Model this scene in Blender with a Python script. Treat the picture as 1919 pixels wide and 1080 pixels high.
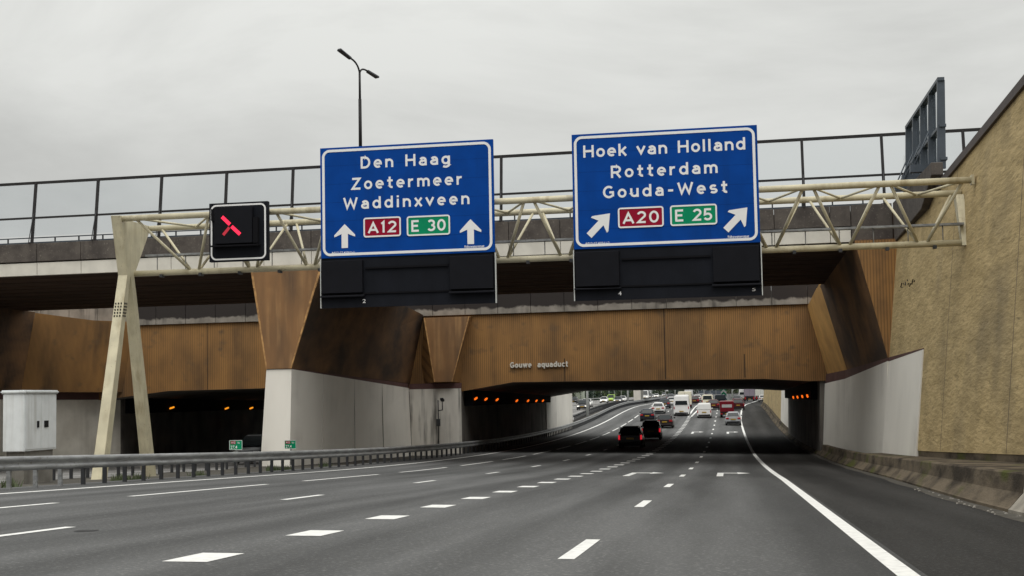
import bpy, bmesh, math, random
from mathutils import Vector, Matrix
random.seed(7)
R = math.radians
scene = bpy.context.scene
for o in list(bpy.data.objects):
    bpy.data.objects.remove(o)

# ---------------------------------------------------------------- camera
cam_d = bpy.data.cameras.new('camera')
cam = bpy.data.objects.new('camera', cam_d)
scene.collection.objects.link(cam)
YAW, PIT, ROLL = R(8.08), R(4.26), 0.0185
fw = Vector((-math.sin(YAW)*math.cos(PIT), math.cos(YAW)*math.cos(PIT), math.sin(PIT)))
r0 = Vector((math.cos(YAW), math.sin(YAW), 0))
u0 = r0.cross(fw)
rt = r0*math.cos(ROLL) - u0*math.sin(ROLL)
up = u0*math.cos(ROLL) + r0*math.sin(ROLL)
cam.matrix_world = Matrix(((rt.x, up.x, -fw.x, 0), (rt.y, up.y, -fw.y, 0), (rt.z, up.z, -fw.z, 0), (0, 0, 0, 1)))
cam_d.sensor_width = 36
cam_d.lens = 2800/1919*36
cam_d.clip_start = 0.1
cam_d.clip_end = 6000
scene.camera = cam

# ---------------------------------------------------------------- sky, sun, exposure
SUN_EL, SUN_ROT = R(62), R(165)
world = bpy.data.worlds.new('World')
scene.world = world
world.use_nodes = True
wn, wl = world.node_tree.nodes, world.node_tree.links
wn.clear()
def wnode(t, **k):
    n = wn.new(t)
    for a, b in k.items():
        setattr(n, a, b)
    return n
out = wnode('ShaderNodeOutputWorld'); bg = wnode('ShaderNodeBackground')
sky = wnode('ShaderNodeTexSky', sky_type='NISHITA', sun_disc=False, sun_elevation=SUN_EL, sun_rotation=SUN_ROT)
hs = wnode('ShaderNodeHueSaturation'); hs.inputs['Saturation'].default_value = 0.10
wl.new(sky.outputs[0], hs.inputs['Color'])
tc = wnode('ShaderNodeTexCoord')
sep = wnode('ShaderNodeSeparateXYZ'); wl.new(tc.outputs['Generated'], sep.inputs[0])
grad = wnode('ShaderNodeMapRange'); grad.inputs[1].default_value = 0; grad.inputs[2].default_value = 1
grad.inputs[3].default_value = 5.2; grad.inputs[4].default_value = 16
wl.new(sep.outputs['Z'], grad.inputs[0])
mp = wnode('ShaderNodeMapping'); mp.inputs['Scale'].default_value = (1, 1, 2.6)
wl.new(tc.outputs['Generated'], mp.inputs[0])
nz = wnode('ShaderNodeTexNoise'); nz.inputs['Scale'].default_value = 3.6; nz.inputs['Detail'].default_value = 9; nz.inputs['Roughness'].default_value = .56; nz.inputs['Distortion'].default_value = .4
wl.new(mp.outputs[0], nz.inputs['Vector'])
cr = wnode('ShaderNodeMapRange'); cr.inputs[1].default_value = .30; cr.inputs[2].default_value = .62
cr.inputs[3].default_value = .76; cr.inputs[4].default_value = 1.05
wl.new(nz.outputs['Fac'], cr.inputs[0])
mul = wnode('ShaderNodeMath', operation='MULTIPLY'); wl.new(grad.outputs[0], mul.inputs[0]); wl.new(cr.outputs[0], mul.inputs[1])
tint = wnode('ShaderNodeVectorMath', operation='SCALE'); tint.inputs[0].default_value = (.99, 1.0, .962)
wl.new(mul.outputs[0], tint.inputs['Scale'])
mx = wnode('ShaderNodeMix', data_type='RGBA'); mx.inputs[0].default_value = .9
wl.new(hs.outputs[0], mx.inputs[6]); wl.new(tint.outputs[0], mx.inputs[7])
wl.new(mx.outputs[2], bg.inputs[0]); bg.inputs[1].default_value = 0.10
wl.new(bg.outputs[0], out.inputs[0])

sd = bpy.data.lights.new('sun', 'SUN'); sd.energy = 1.5; sd.angle = R(50); sd.color = (1, .965, .91)
sun = bpy.data.objects.new('sun', sd); scene.collection.objects.link(sun)
# from high behind the camera, a little to the right
sdir = Vector((0.26*math.cos(SUN_EL), -0.966*math.cos(SUN_EL), math.sin(SUN_EL)))
sun.rotation_euler = sdir.to_track_quat('Z', 'Y').to_euler()
vs = scene.view_settings
vs.view_transform = 'Standard'; vs.look = 'None'; vs.gamma = 1; vs.exposure = 0.0
scene.cycles.max_bounces = 6
scene.cycles.diffuse_bounces = 4
scene.cycles.glossy_bounces = 3
scene.cycles.transparent_max_bounces = 12
scene.cycles.use_denoising = True

# ---------------------------------------------------------------- materials
def mat(name, col, rough=.7, metal=0., var=.0, vscale=3., stretch=(1, 1, 1), col2=None, lo=.35, hi=.65, bump=0., bscale=40., spec=None, emit=None, estr=0.,
        detail=5., rib=None, streak=None, coat=0., speck=None, yst=1.):
    """Principled material; var/col2 mottling by noise, optional vertical ribs and run-down streaks"""
    m = bpy.data.materials.new(name); m.use_nodes = True
    n, l = m.node_tree.nodes, m.node_tree.links
    b = n['Principled BSDF']
    b.inputs['Roughness'].default_value = rough; b.inputs['Metallic'].default_value = metal
    if spec is not None: b.inputs['Specular IOR Level'].default_value = spec
    if coat: b.inputs['Coat Weight'].default_value = coat
    c = (*col, 1)
    b.inputs['Base Color'].default_value = c
    if emit:
        b.inputs['Emission Color'].default_value = (*emit, 1); b.inputs['Emission Strength'].default_value = estr
    pos = None
    if col2 or var or bump or rib or streak or speck:
        g = n.new('ShaderNodeNewGeometry'); pos = g.outputs['Position']
    last = None
    def noise(scale, st, det=5., rough_=.55):
        mpn = n.new('ShaderNodeMapping'); mpn.inputs['Scale'].default_value = (st[0], st[1]*yst, st[2]); l.new(pos, mpn.inputs[0])
        t = n.new('ShaderNodeTexNoise'); t.inputs['Scale'].default_value = scale; t.inputs['Detail'].default_value = det
        t.inputs['Roughness'].default_value = rough_
        l.new(mpn.outputs[0], t.inputs['Vector']); return t.outputs['Fac']
    def mixc(fac, a, bcol):
        x = n.new('ShaderNodeMix'); x.data_type = 'RGBA'; l.new(fac, x.inputs[0])
        if isinstance(a, tuple): x.inputs[6].default_value = a
        else: l.new(a, x.inputs[6])
        if isinstance(bcol, tuple): x.inputs[7].default_value = bcol
        else: l.new(bcol, x.inputs[7])
        return x.outputs[2]
    def rng(fac, a, bb, o0=0., o1=1.):
        x = n.new('ShaderNodeMapRange'); l.new(fac, x.inputs[0])
        x.inputs[1].default_value = a; x.inputs[2].default_value = bb; x.inputs[3].default_value = o0; x.inputs[4].default_value = o1
        return x.outputs[0]
    last = c
    if var and not col2:
        col2 = tuple(v*(1-var) for v in col)
    if col2:
        last = mixc(rng(noise(vscale, stretch, detail), lo, hi), c, (*col2, 1))
    if streak:                                   # (colour, strength, horizontal scale)
        f = noise(streak[2], (1, 1, .06), 4.)
        f2 = noise(.5, (1, 1, 1), 3.)
        mm = n.new('ShaderNodeMath'); mm.operation = 'MULTIPLY'
        l.new(rng(f, .48, .68), mm.inputs[0]); l.new(rng(f2, .38, .62, 0, streak[1]), mm.inputs[1])
        last = mixc(mm.outputs[0], last, (*streak[0], 1))
    if speck:                                    # (colour, scale, lo, hi)
        last = mixc(rng(noise(speck[1], (1, 1, 1), 3.), speck[2], speck[3]), last, (*speck[0], 1))
    ribh = None
    if rib:                                      # (period, depth darkening)
        sp = n.new('ShaderNodeSeparateXYZ'); l.new(pos, sp.inputs[0])
        ad = n.new('ShaderNodeMath'); ad.operation = 'ADD'; l.new(sp.outputs[0], ad.inputs[0]); l.new(sp.outputs[1], ad.inputs[1])
        ml = n.new('ShaderNodeMath'); ml.operation = 'MULTIPLY'; ml.inputs[1].default_value = 2*math.pi/rib[0]; l.new(ad.outputs[0], ml.inputs[0])
        sn = n.new('ShaderNodeMath'); sn.operation = 'SINE'; l.new(ml.outputs[0], sn.inputs[0])
        ribh = rng(sn.outputs[0], -.9, .1)
        dk = n.new('ShaderNodeMix'); dk.data_type = 'RGBA'; dk.blend_type = 'MULTIPLY'; dk.inputs[0].default_value = 1
        if isinstance(last, tuple): dk.inputs[6].default_value = last
        else: l.new(last, dk.inputs[6])
        rr = n.new('ShaderNodeMix'); rr.data_type = 'RGBA'; l.new(ribh, rr.inputs[0])
        k = 1-rib[1]; rr.inputs[6].default_value = (k, k, k, 1); rr.inputs[7].default_value = (1, 1, 1, 1)
        l.new(rr.outputs[2], dk.inputs[7]); last = dk.outputs[2]
    if not isinstance(last, tuple): l.new(last, b.inputs['Base Color'])
    if bump:
        bp = n.new('ShaderNodeBump'); bp.inputs['Strength'].default_value = bump; bp.inputs['Distance'].default_value = .03
        h = noise(bscale, (1, 1, 1), 4., .6)
        l.new(h, bp.inputs['Height']); l.new(bp.outputs[0], b.inputs['Normal'])
    return m

def asphalt_mat(name, col, wear, sp_lv=.3, edge=1.):
    m = mat(name, col, .82, var=.22, vscale=1.2, bump=.35, bscale=60, stretch=(1, .12, 1), speck=((wear, wear, wear*.98), 24., .54, .72), spec=.35)
    n, l = m.node_tree.nodes, m.node_tree.links
    b = n['Principled BSDF']; src = b.inputs['Base Color'].links[0].from_socket; b.inputs['Specular IOR Level'].default_value = sp_lv
    g = n.new('ShaderNodeNewGeometry'); sp = n.new('ShaderNodeSeparateXYZ'); l.new(g.outputs['Position'], sp.inputs[0])
    # wheel paths: polished lighter strips twice per 3.4 m lane, the oil-darkened strip between them
    a = n.new('ShaderNodeMath'); a.operation = 'MULTIPLY_ADD'; a.inputs[1].default_value = 2*math.pi/1.72; a.inputs[2].default_value = .9
    l.new(sp.outputs[0], a.inputs[0])
    s = n.new('ShaderNodeMath'); s.operation = 'SINE'; l.new(a.outputs[0], s.inputs[0])
    mp_ = n.new('ShaderNodeMapping'); mp_.inputs['Scale'].default_value = (1.1, .035, 1); l.new(g.outputs['Position'], mp_.inputs[0])
    t = n.new('ShaderNodeTexNoise'); t.inputs['Scale'].default_value = 1.; t.inputs['Detail'].default_value = 4; l.new(mp_.outputs[0], t.inputs['Vector'])
    ad = n.new('ShaderNodeMath'); ad.operation = 'MULTIPLY_ADD'; ad.inputs[1].default_value = .10; l.new(s.outputs[0], ad.inputs[0]); l.new(t.outputs['Fac'], ad.inputs[2])
    r = n.new('ShaderNodeMapRange'); r.inputs[1].default_value = .3; r.inputs[2].default_value = .7; r.inputs[3].default_value = .66; r.inputs[4].default_value = 1.32
    l.new(ad.outputs[0], r.inputs[0])
    ed = n.new('ShaderNodeMapRange'); ed.interpolation_type = 'SMOOTHSTEP'; ed.inputs[1].default_value = -.9; ed.inputs[2].default_value = 1.3; ed.inputs[3].default_value = 1; ed.inputs[4].default_value = edge
    l.new(sp.outputs[0], ed.inputs[0])
    pr = n.new('ShaderNodeMath'); pr.operation = 'MULTIPLY'; l.new(r.outputs[0], pr.inputs[0]); l.new(ed.outputs[0], pr.inputs[1])
    mul_ = n.new('ShaderNodeVectorMath'); mul_.operation = 'SCALE'; l.new(src, mul_.inputs[0]); l.new(pr.outputs[0], mul_.inputs['Scale'])
    l.new(mul_.outputs[0], b.inputs['Base Color'])
    return m

M = {}
M['asphalt'] = asphalt_mat('asphalt', (.086, .087, .088), .17, .3, .62)
M['asphalt_shoulder'] = asphalt_mat('asphalt_shoulder', (.033, .032, .031), .065, .1)
M['road_paint'] = mat('road_paint', (.80, .80, .78), .6, var=.28, vscale=9., lo=.45, hi=.75)
M['soil'] = mat('soil', (.036, .031, .025), .95, col2=(.075, .068, .055), vscale=2.2, bump=.8, bscale=9, speck=((.13, .125, .115), 14, .62, .72))
M['ground'] = mat('ground', (.055, .075, .03), .95, col2=(.09, .095, .05), vscale=.3, bump=.4, bscale=3)
M['concrete_dark'] = mat('concrete_dark', (.105, .09, .078), .9, col2=(.06, .05, .045), vscale=1.6, bump=.5, bscale=30, streak=((.045, .039, .035), .6, 2.2), speck=((.17, .15, .13), 12, .6, .72))
M['concrete'] = mat('concrete', (.25, .235, .21), .9, col2=(.15, .14, .12), vscale=1.2, bump=.4, bscale=25, streak=((.06, .055, .05), .9, 2.4))
M['barrier'] = mat('barrier_concrete', (.15, .12, .085), .95, col2=(.045, .036, .027), vscale=1.5, lo=.4, hi=.62, bump=.6, bscale=14, yst=.3, speck=((.075, .08, .022), 1.1, .58, .70), spec=.15)
M['barrier_new'] = mat('barrier_new', (.33, .30, .25), .9, col2=(.2, .18, .15), vscale=2, bump=.4, bscale=18, streak=((.08, .07, .06), .8, 2.))
M['roughcast'] = mat('roughcast', (.53, .40, .20), .95, col2=(.39, .29, .135), vscale=2.6, detail=9, lo=.36, hi=.66, bump=1.5, bscale=7, yst=.22, streak=((.16, .13, .08), .7, 1.3), speck=((.29, .22, .105), 8, .56, .74))
M['coping'] = mat('coping_metal', (.055, .035, .03), .6, var=.3, vscale=2)
M['white_panel'] = mat('white_panel', (.85, .82, .755), .7, col2=(.75, .72, .66), vscale=.5, yst=.3, streak=((.45, .425, .39), .55, 1.3), stretch=(1, 1, .25))
M['white_stained'] = mat('white_stained', (.78, .75, .69), .7, col2=(.60, .57, .52), vscale=1., streak=((.03, .027, .024), 1.0, 2.6), stretch=(1, 1, .3))
M['band_white'] = mat('band_white', (.70, .67, .60), .7, var=.15, vscale=1.2)
M['grey_wall'] = mat('grey_wall', (.78, .74, .66), .85, col2=(.6, .56, .49), vscale=.7, streak=((.4, .37, .32), .6, 1.2))
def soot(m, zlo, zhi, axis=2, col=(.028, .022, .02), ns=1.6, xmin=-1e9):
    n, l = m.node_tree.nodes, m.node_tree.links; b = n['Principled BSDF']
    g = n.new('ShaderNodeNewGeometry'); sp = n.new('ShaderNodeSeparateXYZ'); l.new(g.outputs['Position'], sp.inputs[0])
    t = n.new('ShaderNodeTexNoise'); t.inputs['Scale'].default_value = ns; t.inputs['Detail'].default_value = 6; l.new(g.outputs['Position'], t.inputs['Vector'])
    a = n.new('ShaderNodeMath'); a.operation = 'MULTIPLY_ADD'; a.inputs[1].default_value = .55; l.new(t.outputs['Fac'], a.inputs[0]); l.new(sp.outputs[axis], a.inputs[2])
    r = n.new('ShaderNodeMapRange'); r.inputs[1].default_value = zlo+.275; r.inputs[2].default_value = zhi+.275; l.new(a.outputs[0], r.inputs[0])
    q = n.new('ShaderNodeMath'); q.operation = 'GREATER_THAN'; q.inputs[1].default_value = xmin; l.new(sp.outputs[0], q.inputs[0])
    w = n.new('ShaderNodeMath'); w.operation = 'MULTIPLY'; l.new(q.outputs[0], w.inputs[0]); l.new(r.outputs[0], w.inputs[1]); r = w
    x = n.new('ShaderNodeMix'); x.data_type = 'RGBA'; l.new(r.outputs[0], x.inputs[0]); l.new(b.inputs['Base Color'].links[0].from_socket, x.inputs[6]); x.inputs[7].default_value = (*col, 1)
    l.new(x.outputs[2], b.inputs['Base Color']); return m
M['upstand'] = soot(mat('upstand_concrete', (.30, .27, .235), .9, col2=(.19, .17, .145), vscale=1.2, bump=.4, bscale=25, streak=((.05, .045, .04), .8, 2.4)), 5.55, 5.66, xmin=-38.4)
M['asphalt_light'] = asphalt_mat('asphalt_light', (.21, .205, .20), .3)
M['maroon'] = mat('maroon_band', (.115, .055, .05), .8, var=.3, vscale=1.)
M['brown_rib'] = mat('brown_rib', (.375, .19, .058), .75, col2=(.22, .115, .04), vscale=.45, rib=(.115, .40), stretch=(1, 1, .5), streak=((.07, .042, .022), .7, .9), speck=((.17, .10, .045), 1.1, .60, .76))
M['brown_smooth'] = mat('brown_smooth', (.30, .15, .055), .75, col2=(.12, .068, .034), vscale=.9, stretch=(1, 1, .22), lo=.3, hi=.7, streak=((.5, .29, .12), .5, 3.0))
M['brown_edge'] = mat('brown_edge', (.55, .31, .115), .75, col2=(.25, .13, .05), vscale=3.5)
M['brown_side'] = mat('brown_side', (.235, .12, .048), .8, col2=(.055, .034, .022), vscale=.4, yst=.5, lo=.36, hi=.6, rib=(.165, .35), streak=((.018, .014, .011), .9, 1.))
M['brown_lit'] = mat('brown_lit', (.72, .42, .14), .75, col2=(.5, .28, .095), vscale=.6, streak=((.25, .14, .06), .5, 1.5))  # cladding brown lightened to imitate daylight falling through the gap behind the deck
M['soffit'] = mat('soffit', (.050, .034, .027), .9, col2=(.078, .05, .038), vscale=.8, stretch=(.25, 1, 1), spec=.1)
M['tunnel'] = mat('tunnel_soot', (.19, .17, .15), .9, col2=(.11, .10, .09), vscale=.5, streak=((.05, .045, .04), .8, .8))
M['black'] = mat('black_box', (.008, .008, .010), .9, spec=.1)
M['cream'] = mat('cream_paint', (.64, .585, .415), .45, var=.22, vscale=1.4, streak=((.33, .27, .16), .8, 4.), speck=((.3, .22, .13), 16, .66, .74))
M['galv'] = mat('galvanised', (.35, .36, .365), .5, metal=.15, col2=(.20, .205, .21), vscale=4., stretch=(1, .3, 2), speck=((.13, .115, .1), 9, .62, .72))
M['steel_dark'] = mat('steel_dark', (.035, .037, .042), .55, var=.3, vscale=3)
M['fence_steel'] = mat('fence_steel', (.028, .026, .027), .6, var=.25, vscale=3, spec=.2)
M['screen_blue'] = mat('screen_steel', (.06, .075, .095), .5, var=.2, vscale=3)
M['glass_pane'] = None
M['sign_blue'] = mat('sign_blue', (.0015, .058, .315), .6, var=.18, vscale=1.2, spec=.08, streak=((.003, .038, .19), .5, 2.5))
M['sign_white'] = mat('sign_white', (.84, .84, .84), .6, var=.04, vscale=3, spec=.2)
M['sign_seam'] = mat('sign_seam', (.001, .035, .19), .6, spec=.08)
M['sign_red'] = mat('sign_red', (.30, .006, .03), .6, var=.08, vscale=4, spec=.1)
M['sign_green'] = mat('sign_green', (.003, .26, .12), .6, var=.08, vscale=4, spec=.1)
M['sign_black'] = mat('sign_black', (.011, .0125, .018), .7, var=.35, vscale=1.2, stretch=(1, 1, .4), spec=.12)
M['sign_black2'] = mat('sign_black_box', (.008, .0085, .012), .65, var=.2, vscale=2, spec=.12)
M['led_red'] = mat('led_red', (.5, .01, .03), .5, emit=(1, .02, .08), estr=1.1)
M['led_dim'] = mat('led_dim', (.3, .01, .02), .5, emit=(1, .03, .08), estr=.28)
M['lamp_orange'] = mat('lamp_orange', (.9, .3, .05), .5, emit=(1, .16, .008), estr=1.15)
M['lamp_amber'] = mat('lamp_amber', (.9, .45, .05), .5, emit=(1, .33, .015), estr=1.1)
M['cabinet'] = mat('cabinet_paint', (.80, .83, .84), .5, var=.12, vscale=2, spec=.3, streak=((.5, .5, .47), .6, 5))
M['rubber'] = mat('rubber', (.018, .018, .018), .85)
M['trim'] = mat('trim_black', (.014, .014, .016), .7, spec=.2)
M['car_glass'] = mat('car_glass', (.012, .017, .019), .12, spec=.3)
M['tail_red'] = mat('tail_red', (.35, .008, .012), .3)
M['tail_lit'] = mat('tail_lit', (.5, .01, .02), .3, emit=(1, .02, .04), estr=.55)
M['head_lit'] = mat('head_lit', (.9, .9, .85), .2, emit=(1, .94, .8), estr=1.6)
M['head_off'] = mat('head_off', (.55, .56, .56), .15, metal=.4)
M['plate'] = mat('plate_yellow', (.36, .22, .02), .5)
M['bark'] = mat('bark', (.07, .055, .04), .95, var=.4, vscale=5)
M['leaf_a'] = mat('leaf_a', (.055, .085, .035), .8, col2=(.035, .055, .025), vscale=.4)
M['leaf_b'] = mat('leaf_b', (.085, .105, .045), .8, col2=(.05, .07, .03), vscale=.4)
M['leaf_c'] = mat('leaf_c', (.045, .075, .055), .8, col2=(.03, .05, .035), vscale=.4)
M['post_white'] = mat('post_white', (.62, .64, .63), .5, var=.1, vscale=1)
M['shed'] = mat('shed_wall', (.42, .46, .38), .8, var=.15, vscale=1)
M['tar'] = mat('tar', (.03, .03, .031), .7, var=.3, vscale=6, spec=.2)
M['grey_joint'] = mat('grey_joint', (.45, .43, .40), .9)
M['debris'] = mat('debris', (.30, .28, .25), .8)
gm = bpy.data.materials.new('glass_pane'); gm.use_nodes = True
gn, gl = gm.node_tree.nodes, gm.node_tree.links
gn.remove(gn['Principled BSDF'])
gt = gn.new('ShaderNodeBsdfTransparent'); gt.inputs[0].default_value = (.93, .94, .945, 1)
gg = gn.new('ShaderNodeBsdfGlossy'); gg.inputs['Roughness'].default_value = .05; gg.inputs[0].default_value = (.7, .75, .8, 1)
gx = gn.new('ShaderNodeMixShader'); gx.inputs[0].default_value = .06
gl.new(gt.outputs[0], gx.inputs[1]); gl.new(gg.outputs[0], gx.inputs[2]); gl.new(gx.outputs[0], gn['Material Output'].inputs[0])
M['glass_pane'] = gm
_paint = {}
def paint(c):
    if c not in _paint:
        _paint[c] = mat('car_paint', c, .35, var=.06, vscale=2., spec=.22, coat=.06)
    return _paint[c]

# ---------------------------------------------------------------- helpers
COL = scene.collection
def tag(o, label=None, cat=None, group=None, kind=None):
    if label: o['label'] = label
    if cat: o['category'] = cat
    if group: o['group'] = group
    if kind: o['kind'] = kind
    return o
def empty(name, loc=(0, 0, 0), rz=0., label=None, cat=None, group=None):
    o = bpy.data.objects.new(name, None); COL.objects.link(o)
    o.location = loc; o.rotation_euler = (0, 0, rz); o.empty_display_size = .3
    return tag(o, label, cat, group)

class MB:
    def __init__(s): s.v = []; s.f = []; s.sm = []
    def quad(s, *p):
        i = len(s.v); s.v += [tuple(q) for q in p]; s.f.append(tuple(range(i, i+len(p)))); s.sm.append(False); return s
    def hexa(s, b, t):
        """bottom 4 points counter-clockwise seen from above, top 4 the same"""
        i = len(s.v); s.v += [tuple(q) for q in b]+[tuple(q) for q in t]
        for f in ((3, 2, 1, 0), (4, 5, 6, 7), (0, 1, 5, 4), (1, 2, 6, 5), (2, 3, 7, 6), (3, 0, 4, 7)):
            s.f.append(tuple(i+k for k in f)); s.sm.append(False)
        return s
    def box(s, x0, x1, y0, y1, z0, z1):
        return s.hexa([(x0, y0, z0), (x1, y0, z0), (x1, y1, z0), (x0, y1, z0)], [(x0, y0, z1), (x1, y0, z1), (x1, y1, z1), (x0, y1, z1)])
    def prism(s, poly, d, flip=False):
        """polygon (3D points) swept by vector d"""
        n = len(poly); i = len(s.v); d = Vector(d)
        s.v += [tuple(p) for p in poly]+[tuple(Vector(p)+d) for p in poly]
        s.f.append(tuple(range(i, i+n))); s.f.append(tuple(range(i+2*n-1, i+n-1, -1)))
        for k in range(n):
            k2 = (k+1) % n
            s.f.append((i+k2, i+k, i+n+k, i+n+k2))
        s.sm += [False]*(n+2)
        return s
    def tube(s, p0, p1, r, n=10, r1=None, cap=True):
        p0, p1 = Vector(p0), Vector(p1); a = (p1-p0).normalized()
        u = a.orthogonal().normalized(); w = a.cross(u); r1 = r if r1 is None else r1
        i = len(s.v)
        for p, rr in ((p0, r), (p1, r1)):
            for k in range(n):
                t = 2*math.pi*k/n; s.v.append(tuple(p+u*rr*math.cos(t)+w*rr*math.sin(t)))
        for k in range(n):
            k2 = (k+1) % n; s.f.append((i+k, i+k2, i+n+k2, i+n+k)); s.sm.append(True)
        if cap:
            s.f.append(tuple(range(i+n-1, i-1, -1))); s.f.append(tuple(range(i+n, i+2*n))); s.sm += [False, False]
        return s
    def bar(s, p0, p1, w, h, upv=(0, 0, 1)):
        p0, p1 = Vector(p0), Vector(p1); a = (p1-p0).normalized(); upv = Vector(upv)
        sd_ = a.cross(upv)
        if sd_.length < 1e-4: sd_ = a.cross(Vector((0, 1, 0)))
        sd_.normalize(); u = sd_.cross(a).normalized()
        q = lambda p: [p-sd_*w/2-u*h/2, p+sd_*w/2-u*h/2, p+sd_*w/2+u*h/2, p-sd_*w/2+u*h/2]
        i = len(s.v); s.v += [tuple(x) for x in q(p0)+q(p1)]
        for f in ((0, 1, 2, 3), (7, 6, 5, 4), (0, 4, 5, 1), (1, 5, 6, 2), (2, 6, 7, 3), (3, 7, 4, 0)):
            s.f.append(tuple(i+k for k in f)); s.sm.append(False)
        return s
    def grid(s, rows, smooth=True, close=False):
        i = len(s.v); m = len(rows[0])
        for r_ in rows: s.v += [tuple(p) for p in r_]
        for a in range(len(rows)-1):
            for b in range(m-1 if not close else m):
                b2 = (b+1) % m
                s.f.append((i+a*m+b, i+a*m+b2, i+(a+1)*m+b2, i+(a+1)*m+b)); s.sm.append(smooth)
        return s
    def build(s, name, m, parent=None, bevel=0., recalc=True, seg=2):
        me = bpy.data.meshes.new(name); me.from_pydata(s.v, [], s.f)
        for p, q in zip(me.polygons, s.sm): p.use_smooth = q
        if bevel or recalc:
            bm = bmesh.new(); bm.from_mesh(me)
            if bevel:
                bmesh.ops.remove_doubles(bm, verts=bm.verts, dist=1e-4)
            if recalc: bmesh.ops.recalc_face_normals(bm, faces=bm.faces)
            if bevel:
                bmesh.ops.bevel(bm, geom=[e for e in bm.edges if len(e.link_faces) == 2 and e.calc_face_angle(0) > .5], offset=bevel, segments=seg, affect='EDGES', clamp_overlap=True)
            bm.to_mesh(me); bm.free()
        me.materials.append(m)
        o = bpy.data.objects.new(name, me); COL.objects.link(o)
        if parent: o.parent = parent
        return o

def text(body, name, m, parent, x0, x1, base, cap, y=-.05, bold=.012, ext=.004, space=1.0):
    """lettering standing in the local XZ plane, facing -Y, fitted between x0 and x1; cap = capital height"""
    cu = bpy.data.curves.new(name, 'FONT'); cu.body = body; cu.size = 1; cu.offset = bold; cu.extrude = 0; cu.space_character = space
    cu.resolution_u = 4
    t = bpy.data.objects.new(name, cu); COL.objects.link(t)
    dg = bpy.context.evaluated_depsgraph_get(); dg.update()
    me = bpy.data.meshes.new_from_object(t.evaluated_get(dg))
    bpy.data.objects.remove(t)
    xs = [v.co.x for v in me.vertices]; a, b = min(xs), max(xs)
    sx = (x1-x0)/(b-a); sz = cap/.729
    for v in me.vertices:
        v.co = Vector((x0+(v.co.x-a)*sx, y, base+v.co.y*sz))
    bm = bmesh.new(); bm.from_mesh(me)
    g = bmesh.ops.extrude_face_region(bm, geom=bm.faces[:])
    bmesh.ops.translate(bm, verts=[e for e in g['geom'] if isinstance(e, bmesh.types.BMVert)], vec=(0, -ext, 0))
    bmesh.ops.recalc_face_normals(bm, faces=bm.faces); bm.to_mesh(me); bm.free()
    me.materials.clear(); me.materials.append(m); me.name = name
    o = bpy.data.objects.new(name, me); COL.objects.link(o); o.parent = parent
    return o

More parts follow.
